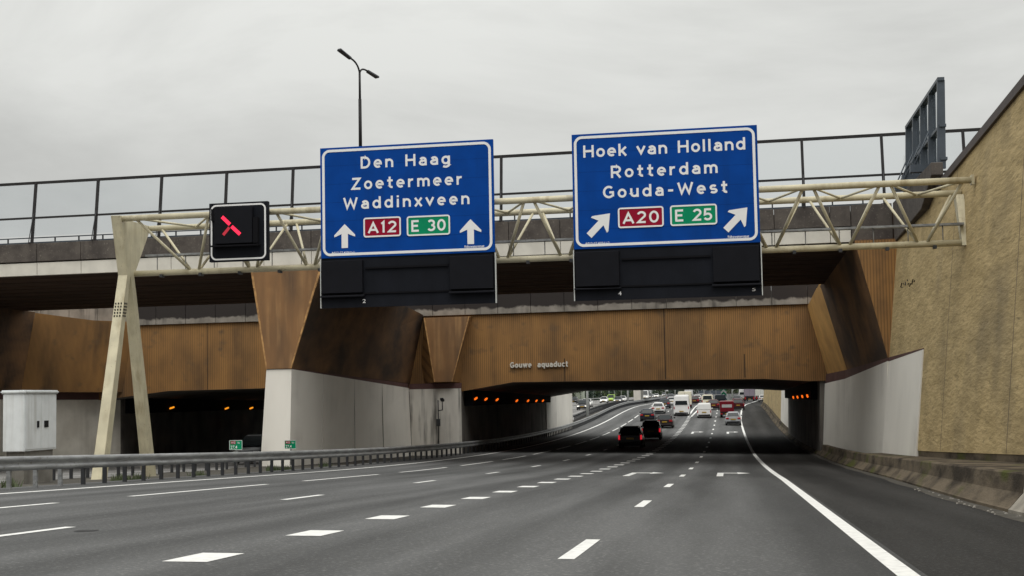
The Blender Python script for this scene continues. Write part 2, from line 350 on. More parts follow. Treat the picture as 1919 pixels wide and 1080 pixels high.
# stroke lettering in the style of road-sign capitals: centre lines on a cap-height-1 grid, drawn with a constant pen
def _arc(cx_, cy, rx, ry, a0, a1, n=10):
    return [(cx_+rx*math.cos(R(a0+(a1-a0)*k/n)), cy+ry*math.sin(R(a0+(a1-a0)*k/n))) for k in range(n+1)]
def _bowl(cx_=.29, rx=.21): return _arc(cx_, .36, rx, .28, 0, 360, 22)
_h = .08; _C = .92; _X = .64
GL = {
 'D': (.70, [[(.09, 0), (.09, 1)], [(.09, _C), (.30, _C)]+_arc(.30, .5, .31, .42, 90, -90, 16)+[(.09, _h)]]),
 'H': (.72, [[(.09, 0), (.09, 1)], [(.63, 0), (.63, 1)], [(.09, .52), (.63, .52)]]),
 'R': (.70, [[(.09, 0), (.09, 1)], [(.09, _C), (.36, _C)]+_arc(.36, .68, .24, .24, 90, -90, 12)+[(.09, .44)], [(.36, .44), (.62, 0)]]),
 'G': (.74, [_arc(.39, .5, .31, .42, 48, 318, 20)+[(.65, .22), (.65, .47)], [(.72, .47), (.42, .47)]]),
 'W': (1.0, [[(.06, 1), (.27, .13), (.50, .80), (.73, .13), (.94, 1)]]),
 'Z': (.66, [[(.06, _C), (.56, _C), (.08, _h), (.62, _h)]]),
 'A': (.76, [[(.05, 0), (.38, .86), (.71, 0)], [(.19, .28), (.57, .28)]]),
 'E': (.62, [[(.09, 0), (.09, 1)], [(.09, _C), (.58, _C)], [(.09, .51), (.52, .51)], [(.09, _h), (.58, _h)]]),
 'a': (.56, [_arc(.28, .42, .19, .22, 150, 0, 9)+[(.47, 0)], [(.47, .40), (.27, .40)]+_arc(.27, .24, .19, .16, 90, 270, 10)+[(.36, .08), (.47, .17)]]),
 'c': (.52, [_arc(.29, .36, .21, .28, 45, 315, 18)]),
 'd': (.60, [_bowl(), [(.51, 0), (.51, 1)]]),
 'e': (.58, [[(.09, .36), (.50, .36)]+_arc(.29, .36, .21, .28, 8, 312, 20)]),
 'g': (.60, [_bowl(), [(.51, .72), (.51, -.02)]+_arc(.29, -.02, .22, .18, 0, -140, 9)]),
 'q': (.60, [_bowl(), [(.51, .72), (.51, -.26)]]),
 'h': (.58, [[(.09, 0), (.09, 1)], _arc(.29, .40, .20, .24, 170, 0, 10)+[(.49, 0)]]),
 'n': (.58, [[(.09, 0), (.09, .72)], _arc(.29, .40, .20, .24, 170, 0, 10)+[(.49, 0)]]),
 'm': (.88, [[(.09, 0), (.09, .72)], _arc(.265, .42, .175, .22, 170, 0, 9)+[(.44, 0)], _arc(.615, .42, .175, .22, 170, 0, 9)+[(.79, 0)]]),
 'r': (.42, [[(.09, 0), (.09, .72)], _arc(.31, .38, .22, .25, 165, 75, 6)]),
 'u': (.58, [[(.09, .72), (.09, .32)]+_arc(.29, .32, .20, .24, 180, 350, 10), [(.49, 0), (.49, .72)]]),
 'i': (.20, [[(.10, 0), (.10, .72)], [(.10, .84), (.10, 1)]]),
 'l': (.22, [[(.10, 1), (.10, .0)]]),
 'k': (.54, [[(.09, 0), (.09, 1)], [(.50, .72), (.12, .30)], [(.24, .40), (.50, 0)]]),
 'o': (.58, [_bowl()]),
 's': (.52, [_arc(.27, .49, .17, .15, 35, 235, 10)+_arc(.27, .22, .18, .14, 75, -150, 10)]),
 't': (.44, [[(.20, .96), (.20, .22)]+_arc(.34, .22, .14, .14, 180, 290, 7), [(.03, .64), (.40, .64)]]),
 'v': (.56, [[(.04, .72), (.28, .14), (.52, .72)]]),
 'w': (.82, [[(.04, .72), (.23, .14), (.41, .56), (.59, .14), (.78, .72)]]),
 'x': (.54, [[(.05, .72), (.49, 0)], [(.49, .72), (.05, 0)]]),
 '-': (.44, [[(.06, .40), (.38, .40)]]),
 ' ': (.38, []),
 '0': (.66, [_arc(.33, .5, .25, .42, 0, 360, 24)]),
 '1': (.36, [[(.06, .78), (.21, .93), (.21, 0)]]),
 '2': (.62, [_arc(.31, .69, .23, .23, 165, -30, 12)+[(.08, _h), (.58, _h)]]),
 '3': (.62, [_arc(.29, .70, .22, .22, 150, -80, 12), _arc(.29, .30, .24, .22, 85, -155, 13)]),
 '5': (.62, [[(.54, _C), (.13, _C), (.10, .50)]+_arc(.29, .32, .24, .24, 120, -150, 14)]),
}
def letters(body, name, m, parent, x0, x1, base, cap, y=-.05, ext=.004, pen=.18, gap=None):
    """sign lettering standing in the local XZ plane, facing -Y; spacing opens up so that the word fills x0..x1"""
    adv = [GL[c][0] for c in body]; sc_ = cap
    tot = sum(adv)*cap
    sp_ = .15*cap; kx = max(.8, min(1.28, (x1-x0-sp_*(len(body)-1))/tot))
    sp_ = (x1-x0-tot*kx)/max(1, len(body)-1)
    mb = MB(); x = x0; lv = 0
    for c, a in zip(body, adv):
        for st in GL[c][1]:
            pts = [Vector((x+p[0]*cap*kx, base+p[1]*cap)) for p in st]
            closed = (pts[0]-pts[-1]).length < 1e-4
            if closed: pts = pts[:-1]
            n_ = len(pts); L_, R_ = [], []
            for k in range(n_):
                if closed: d0 = (pts[k]-pts[k-1]).normalized(); d1 = (pts[(k+1) % n_]-pts[k]).normalized()
                else:
                    d0 = (pts[k]-pts[k-1]).normalized() if k else None; d1 = (pts[k+1]-pts[k]).normalized() if k < n_-1 else None
                    d0 = d0 or d1; d1 = d1 or d0
                n0, n1 = Vector((-d0.y, d0.x)), Vector((-d1.y, d1.x)); mm = (n0+n1).normalized(); co = max(.42, mm.dot(n0))
                o_ = mm*(pen*cap*.5/co); L_.append(pts[k]+o_); R_.append(pts[k]-o_)
            yy = y-.0005*(lv % 5); lv += 1
            f = lambda p, q: (p.x, q, p.y)
            rows = [[f(p, y) for p in L_], [f(p, yy-ext) for p in L_], [f(p, yy-ext) for p in R_], [f(p, y) for p in R_]]
            if closed: rows = [r_+[r_[0]] for r_ in rows]
            mb.grid(rows, False)
            if not closed:
                for k in (0, -1): mb.quad(rows[0][k], rows[1][k], rows[2][k], rows[3][k])
        x += a*cap*kx+sp_
    o = mb.build(name, m, parent); return o

# ---------------------------------------------------------------- road shape (X right, Y along the road, camera at the origin)
CF = .0165
def prof(s):
    if s < 48: return -1.1-.0314*s
    if s < 190: return -1.1-.0314*s+.000215*(s-48)**2
    z0 = -1.1-.0314*190+.000215*142**2; m0 = -.0314+.00043*142; k = (m0-.004)/60
    if s < 250: return z0+m0*(s-190)-.5*k*(s-190)**2
    return z0+m0*60-.5*k*3600+.004*(min(s, 900)-250)
def road(x, s): return prof(s)-CF*max(-18., min(8., x))
def opp(x, s): return prof(s)+CF*17-.06-CF*max(0, min(30, -17-x))
def lerp(a, b, t): return a+(b-a)*t
def pw(s, pts):
    if s <= pts[0][0]: return pts[0][1]
    for (a, x), (b, y) in zip(pts, pts[1:]):
        if s <= b: return lerp(x, y, (s-a)/(b-a))
    return pts[-1][1]
BARX = lambda s: pw(s, [(0, 4.3), (28, 4.36), (50, 5.0), (92, 5.2), (240, 5.2), (300, 9.5), (420, 24), (900, 70)])
RGT = lambda s: pw(s, [(0, 1.42), (13, 1.45), (46, 1.62), (88, 1.54), (180, 1.54), (213, 2.0), (260, 3.2), (347, 7.), (420, 14), (900, 60)])
OPX = lambda s: pw(s, [(0, -22.3), (159, -22.3), (178, -18.7), (900, -18.7)])
LFT = lambda s: pw(s, [(0, -15.2), (40, -14.95), (95, -14.35), (200, -14.1), (900, -14)])
SS = [-40+2*k for k in range(0, 171)] + [310, 330, 360, 400, 450, 500, 600, 750, 900, 1200, 1600]

def sheet(name, xl, xr, zf, m, n=8, kind='structure', parent=None):
    mb = MB(); rows = []
    for s in SS:
        a, b = xl(s), xr(s)
        rows.append([(lerp(a, b, k/n), s, zf(lerp(a, b, k/n), s)) for k in range(n+1)])
    mb.grid(rows)
    o = mb.build(name, m, parent, recalc=False)
    for p in o.data.polygons: p.use_smooth = True
    if not parent: tag(o, kind=kind)
    return o
mb = MB(); rows = []
for s in [-60, -40, -20]+[k*6 for k in range(0, 60)]+[400, 500, 700, 900, 1200, 1800, 3000, 5000]:
    rows.append([(x, s, (prof(s)-.45-CF*max(-18, min(8, x)) if x > -17.5 else opp(x, s)-.4)) for x in [-3000, -1200, -500, -200, -90, -60, -47, -36, -26, -18, -12, -4, 4, 8, 12, 30, 60, 120, 300, 900, 3000]])
g = MB().grid(rows).build('ground', M['ground'], recalc=False); tag(g, kind='structure')
for p in g.data.polygons: p.flip() if p.normal.z < 0 else None
road_o = sheet('road', lambda s: -16.9, lambda s: RGT(s)+.16, lambda x, s: road(x, s), M['asphalt'])
sheet('road_shoulder', lambda s: RGT(s)+.16, lambda s: BARX(s)+.02 if s < 240 else BARX(s)+1.5, lambda x, s: road(x, s), M['asphalt_shoulder'], n=3)
sheet('median', OPX, lambda s: -16.9, lambda x, s: road(-16.9, s)-.10-.02*math.sin(x*5+s*.7)-.02*math.sin(s*1.7), M['soil'], n=6)
opp_o = sheet('opposite_road', lambda s: -41, OPX, lambda x, s: opp(x, s), M['asphalt_light'])

# painted markings, 4 mm above the asphalt
def strip(mb, s0, s1, xf, w, zf=road, dz=.005):
    n = max(1, int(math.ceil((s1-s0)/3.)))
    rows = []
    for k in range(n+1):
        s = lerp(s0, s1, k/n); x = xf(s)
        rows.append([(x-w/2, s, zf(x-w/2, s)+dz), (x+w/2, s, zf(x+w/2, s)+dz)])
    mb.grid(rows, False)
mb = MB(); strip(mb, -30, 700, LFT, .2); mb.build('edge_line', M['road_paint'], road_o, recalc=False)
mb = MB(); strip(mb, -30, 420, RGT, .19); mb.build('edge_line', M['road_paint'], road_o, recalc=False)
mb = MB()
for k in range(-3, 36): strip(mb, 4.5+12.1*k, 4.5+12.1*k+8.8, lambda s: pw(s, [(0, -12.05), (60, -11.65), (140, -11.4), (900, -11.2)]), .15)
mb.build('lane_line', M['road_paint'], road_o, recalc=False)
mb = MB()
for k in range(-3, 40): strip(mb, 3.7+11.95*k, 3.7+11.95*k+2.7, lambda s: pw(s, [(0, -8.42), (60, -8.3), (140, -8.05), (900, -8)]), .15)
mb.build('lane_line', M['road_paint'], road_o, recalc=False)
mb = MB()
for k in range(-3, 18): strip(mb, 14.15+11.57*k, 14.15+11.57*k+2.9, lambda s: pw(s, [(0, -1.55), (130, -1.5), (220, -1.35)]), .16)
mb.build('lane_line', M['road_paint'], road_o, recalc=False)
mb = MB()
for k in range(-5, 46): strip(mb, 13.25+3.86*k, 13.25+3.86*k+1.08, lambda s: pw(s, [(0, -4.97), (70, -4.9), (90, -4.72), (190, -4.7)]), .43)
mb.build('block_line', M['road_paint'], road_o, recalc=False)
mb = MB()
strip(mb, 190, 420, lambda s: pw(s, [(190, -4.85), (300, -4.8), (420, -4.9)]), .22)
strip(mb, 190, 300, lambda s: pw(s, [(190, -4.5), (215, -4.05), (300, -.3)]), .22)
mb.build('gore_line', M['road_paint'], road_o, recalc=False)
def turn_arrow(x, s):
    mb = MB()
    strip(mb, s, s+4.2, lambda q: x, .22)
    z = lambda a, b: road(a, b)+.005
    P = lambda *p: [(a, b, z(a, b)) for a, b in p]
    mb.quad(*P((x-.11, s+4.2), (x+.11, s+4.2), (x+.11, s+4.9), (x-.11, s+5.2)))
    mb.quad(*P((x+.11, s+4.4), (x+.62, s+4.4), (x+.62, s+5.2), (x+.11, s+4.9)))
    mb.quad(*P((x-.11, s+5.2), (x+.11, s+4.9), (x+.62, s+5.2)))
    mb.quad(*P((x+.6, s+3.5), (x+1.05, s+4.8), (x+.6, s+6.1)))
    mb.build('turn_arrow', M['road_paint'], road_o, recalc=False)
for x, s in ((-3.35, 49.2), (-.3, 49.6), (-3.35, 142.5), (.0, 142.5)): turn_arrow(x, s)
rs = random.Random(5)
for x, s_, a, b in ((-7.85, 17.6, .13, .22), (3.1, 19.5, .05, .12)):
    ring = [(x+a*math.cos(t*.5236)*rs.uniform(.7, 1.2), s_+b*math.sin(t*.5236)*rs.uniform(.7, 1.2)) for t in range(12)]
    MB().quad(*[(p, q, road(p, q)+.0042) for p, q in ring]).build('oil_stain', M['tar'], road_o, recalc=False)
mb = MB(); strip(mb, -30, 700, lambda s: OPX(s)-.7, .2, opp); strip(mb, -30, 700, lambda s: -40, .2, opp)
mb.build('edge_line', M['road_paint'], opp_o, recalc=False)
mb = MB()
for x in (-27.3, -31.2, -35.4):
    for k in range(-2, 40): strip(mb, 5+12*k, 8+12*k, lambda s: x, .15, opp)
mb.build('lane_line', M['road_paint'], opp_o, recalc=False)

# ---------------------------------------------------------------- the aqueduct
SK = .09
def FY(y0, x): return y0-SK*x
aq = empty('aqueduct', (0, 0, 0), 0, 'brown clad aqueduct bridge crossing over the whole motorway', 'aqueduct')
sof = lambda s: 6.62-.0428*(s-67)
def slab(mb, x0, x1, ya, yb, za0, za1, zb0, zb1):
    """skewed slab: front at ya with bottom za0 / top za1, back at yb with zb0 / zb1"""
    mb.hexa([(x0, FY(ya, x0), za0), (x1, FY(ya, x1), za0), (x1, FY(yb, x1), zb0), (x0, FY(yb, x0), zb0)],
            [(x0, FY(ya, x0), za1), (x1, FY(ya, x1), za1), (x1, FY(yb, x1), zb1), (x0, FY(yb, x0), zb1)])
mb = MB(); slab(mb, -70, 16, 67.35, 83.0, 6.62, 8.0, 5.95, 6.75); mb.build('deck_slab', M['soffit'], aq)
# longitudinal soffit boards
mb = MB()
for k in range(10):
    y = 68.2+1.5*k; mb_z = 6.62-(y-67.35)*.0428
    slab(mb, -69, 9, y, y+.10, mb_z-.025, mb_z+.02, mb_z-.025, mb_z+.02)
mb.build('soffit_batten', M['soffit'], aq)
# fascia: dark parapet panels over a pale band, in 2.42 m panels with open joints
dk, wh = MB(), MB()
x = -70.
while x < 5.6:
    slab(dk, x+.012, min(x+2.41, 5.6)-.012, 67.0, 67.3, 7.31, 8.22, 7.31, 8.22)
    slab(wh, x+.012, min(x+2.41, 5.6)-.012, 67.06, 67.3, 6.62, 7.25, 6.62, 7.25)
    x += 2.41
slab(dk, 5.62, 7.35, 67.0, 67.3, 6.62, 8.24, 6.62, 8.24)
dk.build('parapet_panel', M['concrete_dark'], aq, bevel=.015, seg=1); wh.build('fascia_band', M['band_white'], aq, bevel=.01, seg=1)
# parapet returning along the top of the right wall
mb = MB(); mb.prism([(7.38, 66.2, 6.5), (7.38, 57, 6.82), (7.38, 54, 7.65), (7.38, 54, 8.1), (7.38, 66.2, 8.24)], (.42, 0, 0)); mb.build('parapet_return', M['concrete_dark'], aq, bevel=.02, seg=1)
# trough beam
bot = [(-70, .97), (-40.6, .42), (-36, .92), (-24.6, 1.0), (-24.2, .6), (-16.4, .5), (-13.0, 1.02), (2.2, .9), (4.8, .72), (9, .72)]
fr = [(x, FY(90, x), z) for x, z in bot]+[(9, FY(90, 9), 5.3), (-70, FY(90, -70), 5.3)]
bk = [(x, FY(137, x), z-.42) for x, z in bot]+[(9, FY(137, 9), 5.3), (-70, FY(137, -70), 5.3)]
n = len(fr); mbf, mbr = MB(), MB()
mbf.v = fr+[(x, y+.3, z) for x, y, z in fr]
mbf.f = [tuple(range(n))]+[tuple(range(2*n-1, n-1, -1))]+[((k+1) % n, k, n+k, n+(k+1) % n) for k in range(n)]; mbf.sm = [False]*len(mbf.f)
mbf.build('beam_cladding', M['brown_rib'], aq)
mbr.v = [(x, y+.301, z) for x, y, z in fr]+bk
mbr.f = list(mbf.f); mbr.sm = [False]*len(mbr.f)
mbr.build('trough_body', M['tunnel'], aq)
mb = MB(); slab(mb, -70, 7, 91.2, 137, 5.32, 6.2, 5.32, 6.2); mb.build('trough_edge', M['concrete'], aq)
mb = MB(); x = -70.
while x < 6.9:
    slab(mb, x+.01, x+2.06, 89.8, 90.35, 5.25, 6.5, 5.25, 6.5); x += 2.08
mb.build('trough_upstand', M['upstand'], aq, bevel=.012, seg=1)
insc = empty('inscription', (-13.12, FY(90, -13.12), 1.9)); insc.parent = aq; insc.rotation_euler = (0, 0, -math.atan(SK))
letters('Gouwe', 'lettering', M['band_white'], insc, 0, 1.33, 0, .34, y=-.05, ext=.08, pen=.2)
letters('aquaduct', 'lettering', M['band_white'], insc, 1.72, 3.62, .0, .34, y=-.05, ext=.08, pen=.2)

for x in (-58, -51, -43.5, -33.2, -28.1, -9.75, -3.6, 1.1):
    mb = MB(); z1 = 5.24; z0_ = 1.0 if x > -16 else .95
    if x in (-9.75, 1.1): z1 = 2.4
    mb.box(x-.022, x+.022, FY(90, x)-.006, FY(90, x)+.05, z0_, z1); mb.build('cladding_seam', M['trim'], aq)
# median pier
pier = empty('pier'); pier.parent = aq
GZ = -4.6
mb = MB(); mb.hexa([(-22.15, 69.0, GZ), (-20.6, 68.86, GZ), (-19.35, 91.3, GZ), (-23.6, 91.7, GZ)],
                   [(-21.69, 68.96, 1.60), (-20.42, 68.85, 1.60), (-19.54, 91.3, .78), (-23.2, 91.7, .78)]); mb.build('pier_wall', M['white_panel'], pier)
mb = MB(); mb.hexa([(-21.67, 68.98, 1.602), (-20.43, 68.87, 1.602), (-19.56, 91.2, .782), (-23.18, 91.6, .782)],
                   [(-21.67, 68.98, 1.63), (-20.43, 68.87, 1.63), (-19.56, 91.2, 1.06), (-23.18, 91.6, 1.06)]); mb.build('maroon_band', M['maroon'], pier)
mb = MB(); A = [(-21.66, 69.0, 1.632), (-20.44, 68.9, 1.632), (-19.56, 92.2, 1.062), (-23.2, 92.4, 1.062)]
B = [(-22.42, 69.06, sof(69)-.02), (-18.84, 68.75, sof(69)-.02), (-18.62, 92.2, 5.3), (-24.3, 92.4, 5.3)]
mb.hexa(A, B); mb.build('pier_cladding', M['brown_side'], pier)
for t in (.22, .47, .72):
    mb = MB(); pb, pt = Vector((-20.6, 68.86, GZ)).lerp(Vector((-19.35, 91.3, GZ)), t), Vector((-20.42, 68.85, 1.6)).lerp(Vector((-19.54, 91.3, .78)), t)
    pt = pt-Vector((0, 0, .01)); mb.prism([pb+Vector((.003, -.016, 0)), pb+Vector((.003, .016, 0)), pt+Vector((.003, .016, 0)), pt+Vector((.003, -.016, 0))], (-.05, 0, 0)); mb.build('wall_joint', M['grey_joint'], pier)
# front shield of the pier: weathered inverted trapezoid with pale edges
def shield(mbs, mbe, b0, b1, t1, t0, th, ew):
    b0, b1, t1, t0 = map(Vector, (b0, b1, t1, t0)); d = Vector((0, -th, 0))
    mbs.hexa([b0, b1, b1-d, b0-d], [t0, t1, t1-d, t0-d])
    ed = Vector((0, -.02, 0))
    for p, q, sgn in ((b0, t0, 1), (b1, t1, -1)):
        w = Vector((ew*sgn, 0, 0))
        a_, c_ = (p, p+w) if sgn > 0 else (p+w, p); e_, g_ = (q, q+w*1.6) if sgn > 0 else (q+w*1.6, q)
        mbe.hexa([a_+ed, c_+ed, c_-ed*.2, a_-ed*.2], [e_+ed, g_+ed, g_-ed*.2, e_-ed*.2])
ms, me_ = MB(), MB()
shield(ms, me_, (-21.69, 68.9, 1.632), (-20.4, 68.79, 1.632), (-18.78, 68.64, 6.6), (-22.47, 68.97, 6.6), .1, .07)
o = ms.build('pier_shield', M['brown_smooth'], pier); me_.build('shield_edge', M['brown_edge'], o)
# pier body that carries the trough
mb = MB(); mb.hexa([(-24.5, 91.6, GZ), (-16.2, 90.95, GZ), (-16.2, 134.5, GZ), (-24.5, 135, GZ)], [(-24.5, 91.6, .60), (-16.25, 90.95, .55), (-16.25, 134.5, .5), (-24.5, 135, .5)]); mb.build('tunnel_wall', M['tunnel'], pier)
mb = MB(); mb.hexa([(-19.33, 91.16, GZ), (-16.18, 90.88, GZ), (-16.18, 90.96, GZ), (-19.33, 91.24, GZ)], [(-19.5, 91.16, .70), (-16.2, 90.88, .70), (-16.2, 90.96, .70), (-19.5, 91.24, .70)])
mb.build('end_panel', M['white_stained'], pier)
mb = MB(); mb.hexa([(-19.5, 91.17, .702), (-16.2, 90.89, .702), (-16.2, 91.2, .702), (-19.5, 91.4, .702)], [(-19.5, 91.17, 1.04), (-16.2, 90.89, 1.04), (-16.2, 91.2, 1.04), (-19.5, 91.4, 1.04)]); mb.build('maroon_band', M['maroon'], pier)
mb = MB()
mb.hexa([(-17.75, 90.62, 1.1), (-16.67, 90.52, 1.1), (-16.2, 91.9, 1.06), (-19.0, 92.1, 1.06)], [(-18.37, 90.68, 5.07), (-15.52, 90.42, 5.07), (-15.5, 91.8, 5.2), (-18.75, 92.1, 5.2)])
o2 = mb.build('pier_cladding', M['brown_rib'], pier)
ms, me_ = MB(), MB()
shield(ms, me_, (-17.79, 90.5, 1.12), (-16.63, 90.4, 1.12), (-15.48, 90.3, 5.09), (-18.41, 90.56, 5.09), .1, .05)
o = ms.build('pier_shield', M['brown_smooth'], pier); me_.build('shield_edge', M['brown_edge'], o)
mb = MB(); mb.hexa([(-24.4, 135.05, GZ), (-16.15, 134.55, GZ), (-16.15, 157.5, GZ), (-24.4, 158, GZ)], [(-24.4, 135.05, .42), (-16.15, 134.55, .42), (-16.15, 157.5, .45), (-24.4, 158, .45)]); mb.build('pier_wall', M['white_panel'], pier)
mb = MB(); mb.box(-24.3, -16.2, 138.5, 157.4, .45, .75); mb.build('maroon_band', M['maroon'], pier)
mb = MB(); mb.hexa([(-24, 139.5, .75), (-16.4, 139, .75), (-17, 157, .75), (-23, 157.4, .75)], [(-25, 139.5, 5.6), (-15.6, 139, 5.6), (-15.6, 157, 5.9), (-24.5, 157.4, 5.9)]); mb.build('pier_cladding', M['brown_side'], pier)

# right abutment
ab = empty('abutment'); ab.parent = aq
WX = lambda z, s: 6.95+.1*(z-1.45)+.02*(66-s)
mb = MB()
def wseg(mb, p, q, z0p, z1p, z0q, z1q, bat, th=.5):
    """wall piece from plan point p to q, battered: X grows by bat per metre of height"""
    f = lambda a, z: (a[0]+bat*(z-1.3), a[1], z)
    g_ = lambda a, z: (a[0]+bat*(z-1.3)+th, a[1], z)
    mb.hexa([f(p, z0p), g_(p, z0p), g_(q, z0q), f(q, z0q)], [f(p, z1p), g_(p, z1p), g_(q, z1q), f(q, z1q)])
wseg(mb, (6.88, 65.9), (6.5, 84.3), GZ, 1.32, GZ, .76, .06); wseg(mb, (6.5, 84.3), (5.76, 89.6), GZ, .76, GZ, .56, .06)
mb.build('abutment_wall', M['white_panel'], ab)
mb = MB(); wseg(mb, (6.9, 65.95), (6.52, 84.3), 1.322, 1.46, .762, 1.24, .06, .6); wseg(mb, (6.52, 84.3), (5.78, 89.6), .762, 1.24, .562, 1.1, .06, .6); mb.build('maroon_band', M['maroon'], ab)
mb = MB(); mb.hexa([(6.92, 65.95, 1.462), (7.3, 65.9, 1.462), (8.6, 84.4, 1.25), (6.62, 84.4, 1.245)], [(5.71, 66.05, sof(66)-.02), (7.75, 65.85, sof(66)-.02), (8.6, 84.4, 6.0), (5.3, 84.4, 6.0)])
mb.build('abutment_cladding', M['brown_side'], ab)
mb = MB(); mb.hexa([(6.90, 65.85, 1.47), (6.98, 65.83, 1.47), (6.98, 65.94, 1.47), (6.90, 65.95, 1.47)], [(5.69, 65.95, 6.6), (7.72, 65.74, 6.6), (7.72, 65.84, 6.6), (5.69, 66.04, 6.6)])
mb.build('abutment_front', M['brown_rib'], ab)
mb = MB(); mb.hexa([(6.6, 84.41, 1.247), (8.5, 84.41, 1.247), (8.5, 90.5, 1.1), (5.84, 89.7, 1.105)], [(5.28, 84.41, 6.15), (8.5, 84.41, 6.15), (8.5, 90.5, 5.1), (4.86, 89.6, 5.1)])
mb.build('abutment_facet', M['brown_lit'], ab)
mb = MB(); wseg(mb, (5.45, 89.62), (5.5, 137.5), GZ, 1.2, GZ, .6, .02, 1.5); mb.build('tunnel_wall', M['tunnel'], ab)
mb = MB(); wseg(mb, (5.75, 137.5), (5.85, 163), GZ, 1.4, GZ, 1.4, .05, 1.0); mb.build('abutment_wall', M['white_panel'], ab)

# left abutment
la = empty('abutment'); la.parent = aq
mb = MB(); mb.hexa([(-46.2, 69, GZ), (-43.6, 88, GZ), (-44.6, 88, GZ), (-47.2, 69, GZ)][::-1], [(-46.2, 69, .97), (-43.6, 88, .5), (-44.6, 88, .5), (-47.2, 69, .97)][::-1])
mb.hexa([(-43.6, 88.01, GZ), (-40.1, 95.4, GZ), (-42, 95.6, GZ), (-44.6, 88.01, GZ)][::-1], [(-43.6, 88.01, .5), (-40.1, 95.4, .42), (-42, 95.6, .42), (-44.6, 88.01, .5)][::-1]); mb.build('abutment_wall', M['grey_wall'], la)
mb = MB(); mb.hexa([(-46.2, 69, .98), (-43.55, 88, .51), (-45, 88, .51), (-47.2, 69, .98)][::-1], [(-46.2, 69, 1.6), (-43.55, 88, .98), (-45, 88, .98), (-47.2, 69, 1.6)][::-1])
mb.hexa([(-43.55, 88.01, .505), (-40.05, 95.4, .43), (-42, 95.6, .43), (-45, 88.01, .505)][::-1], [(-43.55, 88.01, .98), (-40.05, 95.4, .9), (-42, 95.6, .9), (-45, 88.01, .98)][::-1]); mb.build('maroon_band', M['maroon'], la)
mb = MB(); mb.hexa([(-46.2, 69, 1.61), (-43.5, 88, .99), (-47, 88, .99), (-48, 69, 1.61)][::-1], [(-44.6, 69, 6.5), (-42.6, 88, 5.95), (-47, 88, 5.95), (-48, 69, 6.5)][::-1]); mb.build('abutment_cladding', M['brown_side'], la)
mb = MB(); rows = []
for k in range(13):
    t = k/12; p0, p1 = Vector((-43.5, 88.01, .99)).lerp(Vector((-39.2, 93.5, .91)), t), Vector((-42.6, 88.01, 5.9)).lerp(Vector((-38.4, 93.4, 5.25)), t); rows.append([p0.lerp(p1, j/12) for j in range(13)])
mb.grid(rows); mb.prism([(-43.5, 88.02, .99), (-39.2, 93.52, .91), (-47, 94, .91), (-47, 88.02, .99)], (.6, 0, 4.6)); mb.build('abutment_facet', M['brown_rib'], la, recalc=False)
mb = MB(); mb.box(-42, -40.1, 95.62, 140, GZ, .9); mb.build('tunnel_wall', M['tunnel'], la)

# tunnel lighting ledges (part of the aqueduct) and the lamps on them
mb = MB(); mb.box(-16.22, -15.7, 92.2, 134, -.38, .56); mb.build('lamp_ledge', M['black'], aq)
mb = MB(); mb.box(5.02, 5.48, 92.2, 133, -.38, .7); mb.build('lamp_ledge', M['black'], aq)
mb = MB(); mb.box(-40.12, -39.5, 96.2, 134, -.5, .85); mb.build('lamp_ledge', M['black'], aq)
def tunnel_lamp(x, s, z, side, m, label, group):
    e = empty('tunnel_lamp', (x, s, z), 0, label, 'tunnel lamp', group)
    mb = MB(); mb.box(-.08 if side > 0 else 0, 0 if side > 0 else .08, -.3, .3, -.10, .10); mb.build('housing', M['steel_dark'], e, bevel=.02, seg=1)
    mb = MB(); x0, x1 = (-.17, -.081) if side > 0 else (.081, .17)
    mb.hexa([(x0, -.42, -.11), (x1, -.42, -.11), (x1, .36, -.02), (x0, .36, -.02)], [(x0, -.42, -.01), (x1, -.42, -.01), (x1, .36, .09), (x0, .36, .09)]); mb.build('lens', m, e, bevel=.015, seg=1)
for s, z in ((92.7, .07), (96.7, .02), (101.5, -.03), (111.2, -.14), (117.6, -.17), (122.9, -.19), (127.3, -.2)):
    tunnel_lamp(-15.698, s, z, -1, M['lamp_orange'], 'small orange lamp on the black ledge along the left wall of the main tunnel', 'orange lamps along the left tunnel wall')
for s, z in ((113.3, -.27), (106.6, -.24), (99.9, -.19), (93.6, -.15)):
    tunnel_lamp(5.018, s, z, 1, M['lamp_orange'], 'small orange lamp on the black ledge along the right wall of the main tunnel', 'orange lamps along the right tunnel wall')
for s, z in ((97.3, -.16), (102.9, -.18), (114.8, -.32), (121.0, -.36)):
    tunnel_lamp(-39.498, s, z, -1, M['lamp_amber'], 'small amber lamp on the far wall of the dark opposite tunnel', 'amber lamps in the opposite tunnel')

# ---------------------------------------------------------------- right retaining wall
rw = empty('retaining_wall', (7, 40, -2), 0, 'tall roughcast tan concrete retaining wall sloping up on the right', 'retaining wall')
inv = Vector((-7, -40, 2))
def loc(o, par):    # world-space mesh under a placed empty
    o.matrix_parent_inverse = Matrix.Translation(-Vector(par.location)); return o
top = lambda s: 7.3+.062*(53-s)
rows_f = []
SSW = [-30, -10, 10, 20, 28, 36, 44, 50, 54, 58, 62, 66]
mb = MB()
for a, b in zip(SSW, SSW[1:]):
    zb = lambda s: road(5, s)+.78
    mb.hexa([(WX(zb(a), a), a, zb(a)), (9.2, a, zb(a)), (9.2, b, zb(b)), (WX(zb(b), b), b, zb(b))], [(WX(top(a), a), a, top(a)), (9.2, a, top(a)), (9.2, b, top(b)), (WX(top(b), b), b, top(b))])
loc(mb.build('wall', M['roughcast'], rw), rw)
mb = MB()
